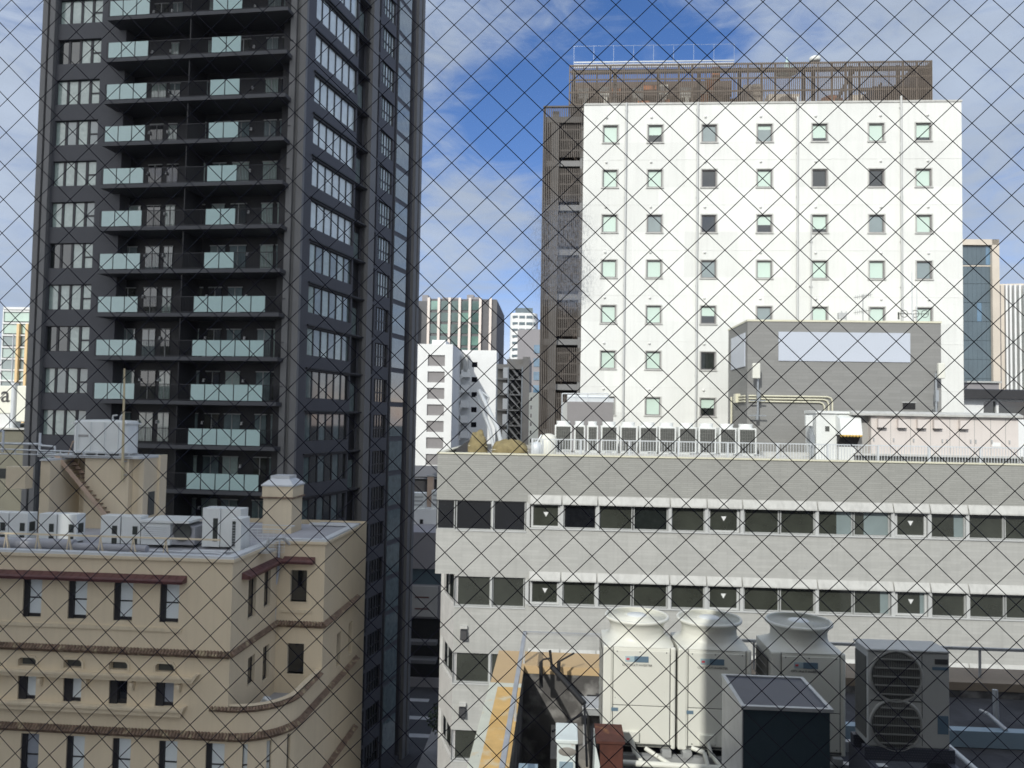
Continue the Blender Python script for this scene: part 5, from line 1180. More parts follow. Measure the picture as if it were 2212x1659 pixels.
q = MB(); q.box(X_(905), X_(918), 5, 12, zt_-.5, zt_+2).box(X_(949), X_(985), 5, 5.3, zt_, zt_+1.2).box(X_(1003), X_(1018), 6, 14, zt_, zt_+2.4).box(X_(1016), X_(1030), 6, 14, zt_, zt_+1.6); q.build('roof_plant', M['far_grey'], o)
# pale rounded tower
f, o = bld('round_cornered_tower', 'distant pale high rise with a rounded top, between the striped office and the hotel', 1128, 420, -3)
X_ = lambda u, v=700, y=0: f.X(u, v, y); zt_ = f.Z(1130, 676)
pl_ = []
x0, x1 = X_(1101), X_(1160)
for k in range(9): a_ = pi/2*k/8; pl_.append((x0+5*(1-sin(a_)), 5*(1-cos(a_)) if False else 5-5*cos(a_)))
poly = [(x0, 30)] + [(x0+4-4*cos(a_), 4-4*sin(a_)) for a_ in [pi/2*k/6 for k in range(7)]] + [(x1-4+4*sin(a_), 4-4*cos(a_)) for a_ in [pi/2*k/6 for k in range(7)]] + [(x1, 30)]
b = MB(); b.prism(poly, 0, zt_); b.build('wall', M['far_white'], o)
b = MB(); b.box(X_(1112), X_(1150), 4, 20, zt_, f.Z(1130, 663)); b.build('crown', M['teal_glass'], o)
z = zt_-1.5; k = 0
while z > 55:
    q = MB(); q.box(X_(1121.5), X_(1134), -.12, .5, z-1.6, z).box(X_(1137), X_(1150), -.12, .5, z-1.6, z).box(X_(1107), X_(1118.5), -.1, .5, z-1.3, z).box(X_(1152), X_(1157), -.1, .5, z-1.3, z); q.build('window_band', M['teal_glass' if k < 7 else 'pale_green'], o); z -= 3.6; k += 1
f, o = bld('slate_office', 'plain slate grey slab with a strip of blue windows, left of the brown stair tower', 1140, 210, -3)
X_ = lambda u, v=800, y=0: f.X(u, v, y); zt_ = f.Z(1140, 711.5)
b = MB(); b.box(X_(1117), X_(1180), 0, 20, 0, zt_); b.build('wall', M['far_grey'], o)
for k in range(12): z = f.Z(1158, 745)-k*3.7; q = MB(); q.box(X_(1152.5), X_(1176), -.15, .1, z-2.3, z); q.build('window', M['blue_glass'], o)
f, o = bld('cream_house', 'narrow cream building low behind the fire stairs', 1155, 118, -3)
X_ = lambda u, v=860, y=0: f.X(u, v, y); b = MB(); hs = [(X_(1146), X_(1149), f.Z(1150, 866+i*18), f.Z(1150, 858+i*18)) for i in range(6)]
b.wall(X_(1143), X_(1172), 0, f.Z(1150, 848), hs, 0, .3).box(X_(1143), X_(1172), .4, 10, 0, f.Z(1150, 850)); b.build('wall', M['cream'], o)
for h in hs: q = MB(); q.box(h[0], h[1], .2, .3, h[2], h[3]); q.build('window', M['dark_glass'], o)
# right: teal glass office, striped office and the dark eaves
f, o = bld('teal_office', 'teal glass office slab with a cream stone edge, right of the white hotel', 2110, 120, -3)
X_ = lambda u, v=680, y=0: f.X(u, v, y); zt_ = f.Z(2110, 518)
b = MB(); b.box(X_(2070), X_(2141.6), .3, 18, 0, zt_-.6).build('core', M['tower_dark'], o)
b = MB(); b.box(X_(2141.5), X_(2157), -.4, 18, 0, zt_).box(X_(2070), X_(2157), -.4, 18, zt_-.9, zt_); b.build('stone_frame', M['far_stone'], o)
z = zt_-1.0; k = 0; rnd = random.Random(3)
while z > 34:
    q = MB()
    for j in range(7):
        xa = X_(2072)+j*(X_(2141)-X_(2072))/7; q.box(xa+.01, xa+(X_(2141)-X_(2072))/7-.01, .1, .3, z-2.95, z, 1 if rnd.random() < .06 else 0)
    q.build('glazing', [M['teal_glass'], M['blue_glass']], o); z -= 3.0; k += 1
q = MB(); q.box(X_(2070), X_(2141), .02, .3, f.Z(2110, 575.5), f.Z(2110, 573)); q.build('band', M['far_stone'], o)
f, o = bld('fin_office', 'office with slender white vertical fins at the right edge of the view', 2185, 140, -12)
X_ = lambda u, v=720, y=0: f.X(u, v, y); zt_ = f.Z(2185, 612)
b = MB(); b.box(X_(2157), X_(2164), -1.2, 12, 0, zt_-.5).box(X_(2157), X_(2290), .5, 14, 0, zt_); b.build('wall', M['far_stone'], o)
for i, u in enumerate((2171, 2179.5, 2189.5, 2200, 2211, 2222, 2233)): q = MB(); q.box(X_(u-2.1), X_(u+2.1), -.9, .5, 0, zt_-.4); q.build('fin', M['far_white'], o)
q = MB(); z = zt_-2
while z > 20: q.box(X_(2165), X_(2280), .3, .5, z-2.7, z); z -= 3.5
q.build('glazing', M['far_glass'], o)
f, o = bld('dark_eaved_house', 'low white house with a deep black roof edge and dark windows at the right edge', 2150, 72, -3)
X_ = lambda u, v=860, y=0: f.X(u, v, y)
hs = [(X_(2124.5), X_(2152), f.Z(2140, 905), f.Z(2140, 867)), (X_(2157), X_(2230), f.Z(2140, 905), f.Z(2140, 867))]
b = MB(); b.wall(X_(2060), X_(2260), 0, f.Z(2140, 862), hs, 0, .3); b.build('wall', M['far_white'], o)
b = MB(); b.box(X_(2060), X_(2260), .6, 9, 0, f.Z(2140, 870)); b.build('core', M['black'], o)
for h in hs: q = MB(); q.box(h[0], h[1], .25, .3, h[2], h[3]); q.build('window', M['dark_glass'], o)
b = MB(); b.prismx([(-.9, f.Z(2140, 862)), (-.9, f.Z(2140, 843)), (2, f.Z(2140, 838.5)), (9, f.Z(2140, 838.5)), (9, f.Z(2140, 862))], X_(2060), X_(2260)); b.build('roof', M['roof_black'], o)
f, o = bld('grey_annex', 'small grey flat roofed block above the black roof edge, right of the hotel', 2115, 84, -3)
X_ = lambda u, v=840, y=0: f.X(u, v, y); b = MB(); b.box(X_(2089), X_(2158), 0, 8, 0, f.Z(2120, 827)); b.build('wall', M['far_grey'], o)
b = MB(); b.box(X_(2086), X_(2161), -.3, 8, f.Z(2120, 827), f.Z(2120, 823.5)); b.build('roof', M['frame_grey'], o)
# left: glass office and the white sign boxes
f, o = bld('gold_finned_office', 'distant glass office with two golden vertical fins at the left edge', 35, 150, -3)
X_ = lambda u, v=760, y=0: f.X(u, v, y); zt_ = f.Z(35, 669)
b = MB(); b.box(X_(5), X_(95), .4, 20, 0, zt_); b.build('wall', M['far_grey'], o)
for i, v in enumerate((674, 700, 726, 752, 777, 801, 824, 846, 868)):
    q = MB(); q.box(X_(6), X_(90), 0, .4, f.Z(35, v+20), f.Z(35, v)); q.build('glazing', M['pale_green' if i < 2 else 'curtain' if i % 2 else 'grey_blind_glare'], o)
    q = MB(); q.box(X_(4.5), X_(92), -.3, .3, f.Z(35, v), f.Z(35, v-3.2)); q.build('floor_band', M['far_white'], o)
for u in (41.5, 60.5): q = MB(); q.box(X_(u-2.6), X_(u+2.6), -.7, -.1, 0, f.Z(35, 700)); q.build('fin', M['gold_fin'], o)
q = MB(); q.box(X_(4), X_(6), -.2, .4, 0, zt_+.3).box(X_(4), X_(92), -.2, .4, zt_, zt_+.5); q.build('frame', M['far_white'], o)
f, o = bld('sign_house', 'olive roofed house carrying the white rooftop sign boxes at the left edge', 40, 72, -3)
X_ = lambda u, v=900, y=0: f.X(u, v, y); b = MB(); b.box(X_(-80), X_(66), 0, 10, 0, f.Z(40, 925)).box(X_(-80), X_(60), 2, 10, 0, f.Z(40, 917)); b.build('wall', M['olive_wall'], o)
b = MB(); b.box(X_(-85), X_(69), -.3, 10.2, f.Z(40, 928), f.Z(40, 924.5)); b.build('roof', M['white_trim'], o)
zb_ = f.Z(40, 925)
sg = thing('sign_box', 'blank white rooftop sign box with rounded corners beside the dark tower', 'sign', f, (X_(47), .2, zb_)); q = MB(); hw = (X_(63.5)-X_(31))/2
q.box(-hw, hw, 0, 1.0, f.Z(47, 911)-zb_, f.Z(47, 833)-zb_); q.build('box', M['cream'], sg, bevel=.1); q = MB(); q.box(-.05, .22, .3, .6, 0, f.Z(47, 911)-zb_).box(-.9, -.7, .3, .6, 0, f.Z(47, 911)-zb_); q.build('leg', M['rail_white'], sg)
sg = thing('sign_box', 'white rooftop sign box with a dark round letter, cut off by the left edge', 'sign', f, (X_(5), .3, zb_)); hw = X_(18)-X_(5)
q = MB(); q.box(-hw-1.2, hw, 0, 1.0, f.Z(10, 893)-zb_, f.Z(10, 833)-zb_); q.build('box', M['cream'], sg, bevel=.06); q = MB(); q.box(-hw-1, hw-.2, .1, .9, 0, f.Z(10, 893)-zb_, 0); q.build('plinth', M['far_white'], sg)
def text(s_, name, m, parent, loc, size, rx=pi/2, ext=.01):
    cu = bpy.data.curves.new(name, 'FONT'); cu.body = s_; cu.size = size; cu.extrude = ext; cu.align_x = 'CENTER'; cu.resolution_u = 3
    tmp = bpy.data.objects.new(name, cu); COL.objects.link(tmp); bpy.context.view_layer.update()
    me = bpy.data.meshes.new_from_object(tmp.evaluated_get(bpy.context.evaluated_depsgraph_get())); bpy.data.objects.remove(tmp); bpy.data.curves.remove(cu)
    me.materials.clear(); me.materials.append(M[m]); ob = bpy.data.objects.new(name, me); COL.objects.link(ob); ob.parent = parent; ob.location = loc; ob.rotation_euler = (rx, 0, 0); return ob
text('a', 'letter', 'ink', sg, (0, -.03, f.Z(5, 868)-zb_), 2.2, ext=.02)
sp_ = thing('sign_pipe', 'thick pale vertical pipe between the two white sign boxes', 'pipe', f, (X_(23.5), .4, zb_)); q = MB(); q.tube((0, 0, 0), (0, 0, f.Z(23, 826)-zb_), .3, 12).tube((-.35, 0, f.Z(23, 826)-zb_-2), (-.4, 0, f.Z(17, 720)-zb_), .06, 6); q.build('pipe', M['rail_white'], sp_)
# houses low down in the gap between the tower and the office building
f, o = bld('street_house', 'pale street house with a teal window band seen in the gap beside the dark tower', 915, 92, -3)
X_ = lambda u, v=1200, y=0: f.X(u, v, y); xa, xb = X_(868), X_(975)
hs = [(xa+.2, xb-.2, f.Z(915, 1264), f.Z(915, 1229)), (xa+.2, xb-.2, 1.0, f.Z(915, 1336))]
b = MB(); b.wall(xa, xb, 0, f.Z(915, 1152), hs, 0, .5).box(xa, xb, .7, 12, f.Z(915, 1156), f.Z(915, 1152)); b.build('wall', M['far_grey'], o)
b = MB(); b.box(xa, xb, .9, 12, 0, f.Z(915, 1157)); b.build('core', M['black'], o)
b = MB(); b.box(hs[0][0], hs[0][1], .3, .4, hs[0][2], hs[0][3]); b.build('window', M['teal_glass'], o)
b = MB(); b.box(X_(882), X_(948), -.4, -.1, f.Z(915, 1330), f.Z(915, 1265)); sgb = b.build('signboard', M['plaster'], o)
for v in (1287, 1312): b = MB(); b.box(X_(900), X_(930), -.43, -.4, f.Z(915, v+3), f.Z(915, v)); b.build('worn_lettering', M['maroon'], sgb)
b = MB(); zz = f.Z(915, 1380); b.box(X_(880), X_(950), -1.2, 0, zz-.4, zz).box(X_(880), X_(950), -1.6, 0, zz-2.4, zz-2.0); b.build('canopy', M['far_dark'], o)
f, o = bld('white_shed', 'small white rooftop hut with a dark slot, low in the gap right of the tower', 912, 100, -3)
X_ = lambda u, v=1120, y=0: f.X(u, v, y); b = MB(); b.box(X_(872), X_(946), 0, 6, 0, f.Z(915, 1100)); b.build('wall', M['far_white'], o)
b = MB(); b.box(X_(907), X_(914), -.05, 0, f.Z(915, 1142), f.Z(915, 1122)); b.build('slot', M['black'], o)
rr = f.Z(915, 1100)
for nm, u0, u1, v in (('white louvred box on the hut roof, nearest to the dark tower', 888, 916, 1066), ('narrow white louvred box on the hut roof, beside the office building wall', 930, 950, 1060)):
    t1 = thing('rooftop_unit', nm, 'air conditioner', f, ((X_(u0)+X_(u1))/2, .4, rr), 0, 'louvred boxes on the hut roof'); hw = (X_(u1)-X_(u0))/2; hh = f.Z(915, v)-rr
    q = MB(); q.box(-hw, hw, 0, 1.5, 0, hh); q.build('casing', M['ac_white'], t1)
    for k in range(3): q = MB(); q.box(-hw*.7, hw*.7, -.04, 0, hh*(.2+k*.25), hh*(.3+k*.25)); q.build('louvre', M['frame_grey'], t1)
t1 = thing('brick_flue', 'slim reddish flue standing in the gap beside the dark tower', 'flue', f, (X_(921), 3, rr)); q = MB(); q.box(-.4, .4, -.4, .4, 0, f.Z(920, 1033)-rr); q.build('shaft', M['pink_tan'], t1); q = MB(); q.box(-.5, .5, -.5, .5, f.Z(920, 1033)-rr, f.Z(920, 1030)-rr); q.build('cap', M['plaster'], t1)
f, o = bld('dark_roofed_house', 'dark low roof with clutter below the white stair building', 912, 118, -3)
X_ = lambda u, v=1040, y=0: f.X(u, v, y); b = MB(); b.box(X_(868), X_(950), 0, 14, 0, f.Z(915, 1030)); b.build('wall', M['tower_dark'], o)
b = MB(); b.prismx([(-.5, f.Z(915, 1034)), (7, f.Z(915, 1012)), (14, f.Z(915, 1034))], X_(864), X_(952)); b.build('roof', M['far_dark'], o)
# street level
st = MB(); st.box(-22, 2, 60, 90, .004, .02); structure(st.build('road', M['asphalt']))
f = Fr(*at(905, 80).xy, -3.5)
st = MB()
for k in range(6): y_ = f.pz(905, 1395+k*38, .03)[1]; xa = f.pz(868-k*3, 1395+k*38, .03)[0]; st.box(xa, xa+3.6, y_-.9, y_, .024, .034)
st.build('crosswalk', M['paint'], frame=f)['kind'] = 'structure'
st = MB(); st.box(f.pz(925, 1600, 0)[0], f.pz(925, 1600, 0)[0]+4, -10, 8, .02, .16); st.build('pavement', M['pavement'], frame=f)['kind'] = 'structure'
gp_ = f.pz(936, 1650, .16)
tr_ = thing('street_tree', 'small dark leafy tree at the foot of the office building in the street', 'tree', f, (gp_[0]+.8, gp_[1]+1.5, .16))
q = MB(); q.tube((0, 0, 0), (.1, 0, 2.2), .12, 8, .08).tube((.1, 0, 2.0), (.8, .2, 3.6), .06, 6, .02).tube((.1, 0, 2.0), (-.6, -.2, 3.5), .06, 6, .02); q.build('trunk', M['bark'], tr_)
q = MB(); rnd = random.Random(11)
for k in range(900):
    d = Vector((rnd.gauss(0, 1), rnd.gauss(0, 1), rnd.gauss(0, 1))).normalized()*(rnd.random()**.4)
    c_ = Vector((d.x*1.7, d.y*1.5, 3.6+d.z*1.6)); n_ = Vector((rnd.gauss(0, 1), rnd.gauss(0, 1), rnd.gauss(0, 1))).normalized(); a_ = n_.orthogonal().normalized()*.14; e_ = n_.cross(a_)
    q.add([c_-a_, c_+e_*.6, c_+a_, c_-e_*.6], [(0, 1, 2, 3)])
q.build('crown', M['leaf'], tr_)

# ---------------------------------------------------------------- the roof just below us
p = at(1106, 10.6); R = Fr(p.x, p.y, -3.7); ZP = EYE.z-4.2
nr = thing('lower_roof_building', 'lower building whose cluttered flat roof fills the bottom right corner', 'building', R)
def rz(u, v, z): return R.pz(u, v, z)
xo_, yo_ = rz(1080, 1405.7, ZP); xi_, yi_ = rz(1131, 1437, ZP); xl2, yl2 = rz(1025, 1659, ZP)
XOUT, XIN, YIN, YOUT = xo_, rz(1099, 1650, ZP)[0], yi_, yo_
yb = -9.9; XE = 16; ZR = EYE.z-4.62
b = MB()
b.box(XOUT, XIN, yb, YOUT, 0, ZP-.012, 0).box(XIN, XE, YIN, YOUT, 0, ZP-.012, 0).box(XE, XE+.4, yb, YOUT, 0, ZP-.012, 0)
b.build('wall', M['stained_concrete'], nr)
yw = rz(1064, 1474, ZP)[1]
XM = R.X(1480, 1430, YIN)
b = MB(); b.box(XOUT-.02, XIN+.01, yw, YIN, ZP-.012, ZP).box(XOUT-.02, XM, YIN, YOUT+.02, ZP-.012, ZP).box(XOUT-.02, XOUT+.05, yw, YOUT, ZP-.3, ZP-.012).box(XIN, XM, YIN-.012, YIN, ZP-.13, ZP); b.build('parapet_top', M['tan_paint'], nr)
b = MB(); b.box(XM, XE, YIN, YOUT+.02, ZP-.012, ZP).box(XM, XE, YIN-.012, YIN, ZP-.13, ZP); b.build('parapet_top', M['shaded_tan'], nr)
XS_ = XOUT+(XIN-XOUT)*.24
b = MB(); b.box(XOUT-.02, XS_, yb, yw, ZP-.012, ZP, 0).box(XS_, XIN+.01, yb, yw-.18, ZP-.012, ZP, 1).box(XS_, XIN+.01, yw-.18, yw, ZP-.012, ZP, 0); b.box(XOUT-.03, XOUT+.02, yb, yw, ZP-.3, ZP-.012, 0); b.build('worn_parapet_top', [M['worn_pale'], M['worn_orange']], nr)
WX = rz(1300, 1600, ZR)[0]       # the well ends where the plant deck begins
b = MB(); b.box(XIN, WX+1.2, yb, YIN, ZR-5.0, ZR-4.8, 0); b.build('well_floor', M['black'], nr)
xs_ = rz(1192, 1560, ZR-1.0)[0]
b = MB(); b.box(xs_, WX+1, YIN-1.3, YIN, ZR-3, ZR-.55).box(xs_, WX+1, yb, YIN-1.3, ZR-4.8, ZR-1.25).box(xs_, WX+1, YIN-1.7, YIN-1.3, ZR-2, ZR-1.0); b.build('well_step', M['concrete'], nr)
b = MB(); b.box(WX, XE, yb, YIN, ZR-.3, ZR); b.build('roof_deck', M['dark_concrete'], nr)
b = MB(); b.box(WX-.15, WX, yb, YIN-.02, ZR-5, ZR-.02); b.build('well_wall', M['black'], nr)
yc, zc = R.pz(2130, 1567, ZR+.3)[1], ZR+.3
b = MB(); b.box(WX+3.3, XE, yc-.08, yc+.08, ZR+.01, ZR+.24); b.build('kerb', M['pale_blue'], nr)
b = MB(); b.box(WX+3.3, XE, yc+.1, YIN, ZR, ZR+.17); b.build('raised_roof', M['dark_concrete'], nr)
def rthing(name, label, cat, x, y, z, group=None): return thing(name, label, cat, R, (x, y, z), 0, group)
# top-blowing condensers
ZB = EYE.z-4.42
def vrf(label, u0):
    x0 = R.X(u0, 1480); w_ = .95; o = rthing('rooftop_condenser', label, 'condenser', x0+w_/2, 0, ZB, 'large condensers with round fan tops on the near roof')
    hb = 1.35; d_ = .84; hx_ = w_/2
    q = MB(); q.box(-hx_, hx_, 0, d_, .03, hb).box(-hx_-.01, -hx_+.11, -.012, .12, .02, hb+.01).box(hx_-.11+.06, hx_+.01, -.012, .06, .02, hb+.01); q.build('casing', M['ac_cream'], o, bevel=.02)
    q = MB(); q.box(-hx_+.13, hx_-.07, -.016, 0, .585, hb-.04).box(-hx_+.13, hx_-.07, -.014, 0, .08, .575); q.build('front_panel', M['ac_cream'], o, bevel=.006)
    q = MB(); q.box(-hx_+.12, hx_-.06, -.003, .0, .572, .588).box(-hx_+.118, -hx_+.128, -.003, 0, .04, hb).box(hx_-.068, hx_-.058, -.003, 0, .04, hb).box(-hx_+.02, hx_-.02, -.003, .0, .045, .075)
    for xx_ in (-hx_+.17, 0, hx_-.12): q.box(xx_, xx_+.014, -.019, 0, hb-.065, hb-.05).box(xx_, xx_+.014, -.019, 0, .1, .114)
    q.build('panel_seam', M['grille'], o)
    q = MB()
    n = 48; ring = []
    for k, (t_, z) in enumerate(((0, 0), (.25, .02), (.5, .04), (.75, .062), (.92, .09), (1, .145))):
        for i in range(n):
            a_ = 2*pi*i/n; sq = (abs(cos(a_))**7+abs(sin(a_))**7)**(-1/7); s_ = t_
            rx_, ry_ = sq*cos(a_)*(hx_+.005), sq*sin(a_)*(d_/2+.005); cx_, cy_ = .375*cos(a_), .375*sin(a_)
            ring.append((rx_*(1-s_)+cx_*s_, d_/2+ry_*(1-s_)+cy_*s_, hb+z))
    q.add(ring, [(k*n+i, k*n+(i+1) % n, (k+1)*n+(i+1) % n, (k+1)*n+i) for k in range(5) for i in range(n)], True)
    q.lathe((0, d_/2, hb+.145), [(.375, 0), (.372, .05), (.385, .095), (.42, .135), (.445, .15), (.45, .17), (.44, .19), (.42, .19), (.40, .14), (.36, .07), (.33, 0), (.0, -.05)], 48)
    q.build('fan_shroud', M['ac_cream'], o)
    q = MB()
    for k in range(16): r_ = .12+k*.0195; q.lathe((0, d_/2, hb+.325), [(r_, -.004), (r_+.006, 0), (r_, .004)], 40)
    for k in range(36): a_ = 2*pi*k/36; q.tube((.1*cos(a_), d_/2+.1*sin(a_), hb+.325), (.43*cos(a_), d_/2+.43*sin(a_), hb+.32), .004, 4)
    g_ = q.build('fan_guard', M['ac_cream'], o)
    q = MB(); q.lathe((0, d_/2, hb+.325), [(0, .012), (.13, .012), (.14, .0)], 28); q.build('hub', M['ac_white'], g_)
    q = MB(); q.box(-hx_-.014, -hx_-.01, .16, d_-.06, .2, hb-.12); 
    q.box(hx_+.010, hx_+.014, .05, d_-.02, .05, hb-.05)  # dark sheet on the right side, painted shade for the gap between units
    q.build('coil_grille', M['grille'], o)
    q = MB(); k = .18
    while k < d_-.08: q.box(-hx_-.022, -hx_-.014, k, k+.012, .2, hb-.12); k += .05
    z = .25
    while z < hb-.12: q.box(-hx_-.026, -hx_-.018, .16, d_-.06, z, z+.012); z += .12
    q.build('coil_guard', M['grille_light'], o)
    q = MB(); q.box(-.19, .09, -.022, -.016, hb-.19, hb-.115, 0).box(-.07, .12, -.025, -.016, hb-.192, hb-.113, 1).box(-.175, -.135, -.026, -.022, hb-.165, hb-.14, 2); bg_ = q.build('badge', [M['badge_light'], M['badge'], M['red']], o)
    text('CITY MULTI INVERTER', 'lettering', 'ink', bg_, (-.03, -.02, hb-.245), .04, ext=.002)
    q = MB(); q.box(-.37, -.28, -.019, -.013, .5, .545); q.build('rating_plate', M['badge'], o)
    q = MB(); q.box(-.2, .0, -.06, 0, .12, .24).tube((-.1, -.06, .16), (-.06, -.12, .0), .03, 10).tube((-.05, -.12, .02), (.06, -.25, -.12), .03, 8); q.build('pipe_cover', M['ac_cream'], o)
    q = MB()
    for xx in (-hx_+.05, hx_-.17):
        q.box(xx, xx+.12, -.08, d_+.05, -.06, .02)
    q.build('feet', M['galv'], o)
vrf('cream condenser with a round fan top, fully sunlit, leftmost of the three', 1304)
vrf('cream condenser with a round fan top, half in shade, middle of the three', 1466)
vrf('shaded cream condenser with a round fan top behind the dark box', 1667)
o = rthing('steel_support', 'long steel beams carrying the three round topped condensers', 'support frame', R.X(1304, 1600), 0, ZR)
q = MB(); q.box(-.1, 3.7, -.05, .05, 0, ZB-ZR-.06).box(-.1, 3.7, .7, .8, 0, ZB-ZR-.06)
q.box(-.05, 3.6, -.55, -.42, .02, .10).box(.1, .2, -.9, .9, .0, .06).box(1.3, 1.4, -.9, .9, 0, .06); q.build('beam', M['galv'], o)
q = MB(); q.tube((.0, -.28, .14), (3.2, -.32, .12), .04, 8).path([(1.15, -.12, .3), (1.3, -.2, .28), (1.36, -.4, .0)], .03, 8).path([(.55, -.08, .25), (.7, -.2, .2), (.9, -.25, .1)], .03, 8); q.build('refrigerant_pipe', M['ac_cream'], o)
# side-blowing condenser
D4 = -.75; x0, x1 = R.X(1875, 1500, D4), R.X(2051.5, 1500, D4); zt_, zb_ = R.Z(1960, 1409, D4), R.Z(1960, 1619, D4); w_ = x1-x0
o = rthing('twin_fan_condenser', 'grey shaded condenser with two round side fans one above the other', 'condenser', x0, D4, zb_); hb = zt_-zb_
q = MB(); q.box(0, w_, 0, .42, .02, hb).box(-.02, w_+.01, -.015, .44, hb, hb+.03); q.build('casing', M['ac_grey'], o, bevel=.015)
for v in (1461, 1566):
    zc_ = R.Z(1935, v, D4)-zb_; xc_ = R.X(1935.5, v, D4)-x0; r_ = .285; q = MB(); q.lathe((0, 0, 0), [(0, .012), (r_, .012), (r_, 0)], 40, 0); q.lathe((0, 0, 0), [(r_, -.01), (r_+.02, .025), (r_+.045, .0)], 40, 1)
    q.xform(Matrix.Translation((xc_, 0, zc_)) @ Matrix.Rotation(pi/2, 4, 'X')); fn = q.build('fan_opening', [M['grille'], M['ac_grey']], o)
    q = MB()
    for k in range(-2, 3): zz = k*.105; hw = math.sqrt(r_*r_-zz*zz); q.box(xc_-hw, xc_+hw, -.035, -.02, zc_+zz-.008, zc_+zz+.008)
    for k in range(-13, 14): xx = k*.021; hh = math.sqrt(r_*r_-xx*xx); q.box(xc_+xx-.0022, xc_+xx+.0022, -.026, -.022, zc_-hh, zc_+hh)
    q.build('fan_guard', M['grille_light'], fn)
q = MB(); q.box(w_*.66, w_*.665, -.006, 0, .05, hb-.02).box(.03, w_*.66, -.006, 0, hb*.49, hb*.5); q.build('panel_joint', M['grille'], o)
q = MB(); q.box(w_*.82, w_*.98, -.006, 0, hb-.13, hb-.07, 0).box(w_*.79, w_*.98, -.006, 0, hb-.20, hb-.165, 1).box(w_*.85, w_*.98, -.004, 0, .2, .42, 1); q.build('badge', [M['ink'], M['badge']], o)
q = MB(); q.box(-.006, 0, .05, .38, .1, hb-.08); k = .06
q.build('coil_grille', M['grille'], o)
q = MB()
while k < .38: q.box(-.012, -.006, k, k+.008, .1, hb-.08); k += .035
q.build('coil_guard', M['grille_light'], o)
q = MB(); q.box(w_, w_+.04, .1, .2, .55, .68); q.build('valve_cover', M['ac_white'], o)
q = MB(); q.box(-.05, w_+.05, -.02, .08, -.14, .02).box(-.05, w_+.05, .34, .44, -.14, .02).box(-.05, .05, -.3, .5, ZR-zb_, -.14).box(w_-.05, w_+.05, -.3, .5, ZR-zb_, -.14); q.build('stand', M['mesh_dark'], o)
# dark hooded box
D5 = 7.8; zt_ = EYE.z-(1530-917)/FPX*D5*1.0
yf = R.pz(1603, 1524, zt_)[1]; xf0 = R.pz(1603, 1524, zt_)[0]; xf1 = R.pz(1798, 1532, zt_)[0]; ybk = R.pz(1563, 1456, zt_)[1]
o = rthing('vent_hood_box', 'dark navy box with a pale side and a mesh top framed in metal', 'vent housing', xf0, yf, ZR); w_ = xf1-xf0; dd = ybk-yf; h_ = zt_-ZR
q = MB(); q.box(.012, w_-.02, .012, dd-.01, 0, h_-.03, 0); q.build('front_panel', M['navy'], o)
q = MB(); q.box(-.0, .012, .0, dd, 0, h_-.03); q.build('side_panel', M['galv'], o)
q = MB(); q.box(.03, w_-.03, .03, dd-.03, h_-.03, h_-.015); q.build('mesh_top', M['mesh_dark'], o)
q = MB(); q.box(-.01, w_+.01, -.01, .035, h_-.035, h_).box(-.01, w_+.01, dd-.03, dd+.01, h_-.035, h_).box(-.01, .03, .035, dd-.03, h_-.035, h_).box(w_-.03, w_+.01, .035, dd-.03, h_-.035, h_); q.build('rim', M['galv'], o)
q = MB(); vs = [(-.02, .35, .55), (-.06, .7, .6), (-.14, .9, 0), (-.22, .5, 0), (-.1, .15, 0)]; q.add(vs, [(0, 1, 2), (0, 2, 3), (0, 3, 4)]); q.build('plastic_sheet', M['ac_white'], o)
# railings standing on the parapet
zr_ = EYE.z-3.7
rl = rthing('parapet_railing', 'thin grey metal railing on top of the tan parapet', 'railing', XIN, YIN, ZP); hr = zr_-ZP
q = MB(); q.box(-.03, .03, yb-YIN, .25, hr-.045, hr).box(-.03, XE-XIN, .22, .27, hr-.045, hr); q.build('top_rail', M['galv'], rl)
for xx in (1.55, 3.9, 5.15, 7.6, 10.2, 12.8): q = MB(); q.box(xx-.016, xx+.016, .23, .26, 0, hr-.045); q.build('post', M['galv'], rl)
for yy in (.1, -2.4, -4.9): q = MB(); q.box(-.02, .015, yy-.02, yy+.02, 0, hr-.045); q.build('post', M['galv'], rl)
# black steel frame standing in the well
def wp(u, v, y): return (R.X(u, v, y), y, R.Z(u, v, y))
o = rthing('black_steel_frame', 'black steel posts and braces standing in the dark roof well', 'steel frame', *wp(1210, 1659, YIN-.6)); o0 = Vector(wp(1210, 1659, YIN-.6))
rel = lambda u, v, y: tuple(Vector(wp(u, v, y))-o0)
yy = YIN-.5
q = MB(); q.tube(rel(1168.5, 1430, yy), rel(1169, 1485, yy), .035, 6).tube(rel(1207, 1430, yy), rel(1206, 1470, yy), .035, 6).tube(rel(1188, 1405, yy), rel(1192, 1440, yy), .025, 6).tube(rel(1192, 1440, yy), rel(1262, 1520, yy-.6), .045, 6); q.build('post', M['black'], o)
q = MB(); q.path([rel(1168, 1430, yy), rel(1174, 1424, yy), rel(1190, 1422, yy)], .015, 6).tube(rel(1206, 1430, yy), rel(1240, 1411, yy+.2), .015, 6).tube(rel(1193, 1580, yy-1.3), rel(1258, 1542, yy-.9), .018, 6).tube(rel(1262, 1520, yy-.6), rel(1268, 1655, yy-2.2), .016, 6); q.build('brace', M['black'], o)
q = MB(); q.box(*[v_ for p_ in zip(rel(1256, 1565, yy-1), rel(1268, 1545, yy-.9)) for v_ in p_]); q.build('bracket', M['black'], o)
o = rthing('metal_tray', 'small galvanised tray table behind the first condenser', 'tray', *wp(1280, 1545, yy-.7)); q = MB(); q.box(-.16, .30, 0, .5, .08, .11); q.build('top', M['galv'], o, bevel=.01)
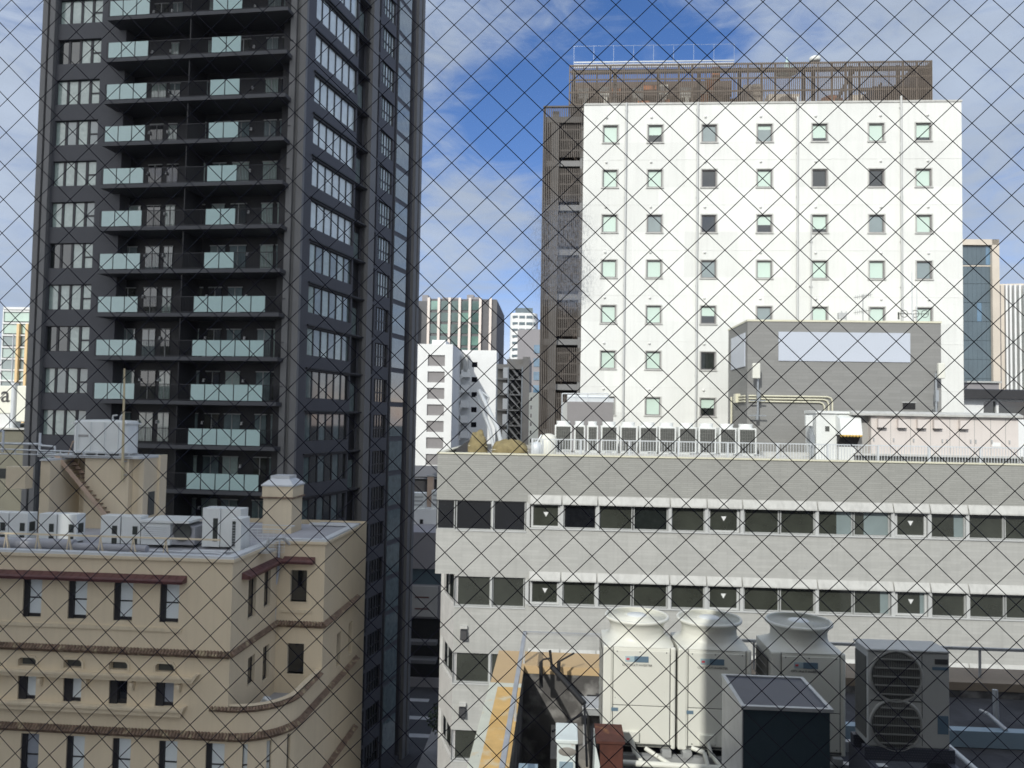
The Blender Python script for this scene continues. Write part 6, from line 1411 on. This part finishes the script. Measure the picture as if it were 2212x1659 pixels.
q = MB(); q.box(-.14, -.1, .02, .06, -.5, .08).box(.22, .26, .02, .06, -.5, .08).box(-.16, .3, -.01, 0, .0, .08); q.build('leg', M['galv'], o)
# rusty cabinets at the bottom edge
ym_ = -.9
xa, xb, zt_ = R.X(1203, 1640, ym_), R.X(1243, 1640, ym_), R.Z(1220, 1597, ym_); w_ = xb-xa
o = rthing('rusty_white_cabinet', 'small rusty white cabinet with an oval hole at the bottom edge', 'cabinet', xa, ym_, zt_-1.2)
q = MB(); q.box(0, w_, 0, .5, 0, 1.15, 0).box(-.02, w_+.03, -.02, .52, 1.15, 1.2, 0).box(w_, w_+.04, .1, .5, .1, 1.1, 1); q.build('body', [M['rusty_white'], M['black']], o, bevel=.01)
q = MB(); q.lathe((0, 0, 0), [(0, .004), (.10, .004), (.11, 0)], 20); q.xform(Matrix.Translation((w_*.55, 0, 1.05)) @ Matrix.Rotation(pi/2, 4, 'X') @ Matrix.Diagonal((1, .5, 1, 1))); q.build('oval_hole', M['concrete'], o)
q = MB(); q.box(.03, w_-.03, -.012, 0, .8, .93, 0).box(.03, w_-.03, -.012, 0, .1, .78, 1); q.build('front_panel', [M['pale_blue'], M['rusty_white']], o)
xa, xb, zt_ = R.X(1296, 1640, ym_), R.X(1346, 1640, ym_), R.Z(1320, 1600, ym_); w_ = xb-xa
o = rthing('rusty_brown_cabinet', 'rust brown steel cabinet with a peeling pale edge at the bottom edge', 'cabinet', xa, ym_, zt_-1.2)
q = MB(); q.box(0, w_, 0, .5, 0, 1.17); q.build('body', M['rust'], o, bevel=.01); q = MB(); q.box(-.05, w_+.02, -.03, .52, 1.17, 1.2, 0); q.build('top', M['rust'], o)
q = MB(); q.prismy([(-.09, 0), (-.0, 0), (-.0, .9), (-.06, 1.16)], -.01, .4); q.build('peeling_edge', M['rusty_white'], o)
xa, za = R.px(1138, 1659, ym_-.3); o = rthing('pale_plate', 'small pale blue plate low in the dark well at the bottom edge', 'plate', xa, ym_-.3, za-.3); q = MB(); q.box(-.1, .13, 0, .12, 0, .30); q.build('plate', M['pale_blue'], o); q = MB(); q.box(-.02, .05, .12, .2, -2.5, .1); q.build('stem', M['galv'], o)
# pipe lying on the roof at the right
pa = rz(2049, 1612, ZR+.25); pb = rz(2118, 1672, ZR+.25); o = rthing('white_pipe', 'white pipe slanting across the shaded roof at the bottom right', 'pipe', pa[0], pa[1], ZR)
q = MB(); q.path([(0, 0, .25), (pb[0]-pa[0], pb[1]-pa[1], .25)], .035, 8); q.build('pipe', M['ac_white'], o); q = MB(); q.box(-.05, .05, -.05, .05, 0, .25).box(.35, .43, -.85, -.75, 0, .22); q.build('support', M['galv'], o)
pa = rz(2135, 1555, ZR+.3); o = rthing('roof_conduit', 'short grey conduit leaning over the pale blue kerb at the right', 'conduit', pa[0], pa[1], ZR+.3)
q = MB(); q.path([(.05, .3, .02), (0, 0, .08), (.12, -.25, -.05)], .03, 6).tube((.25, .25, -.1), (.25, .28, .35), .04, 6); q.build('pipe', M['galv'], o)
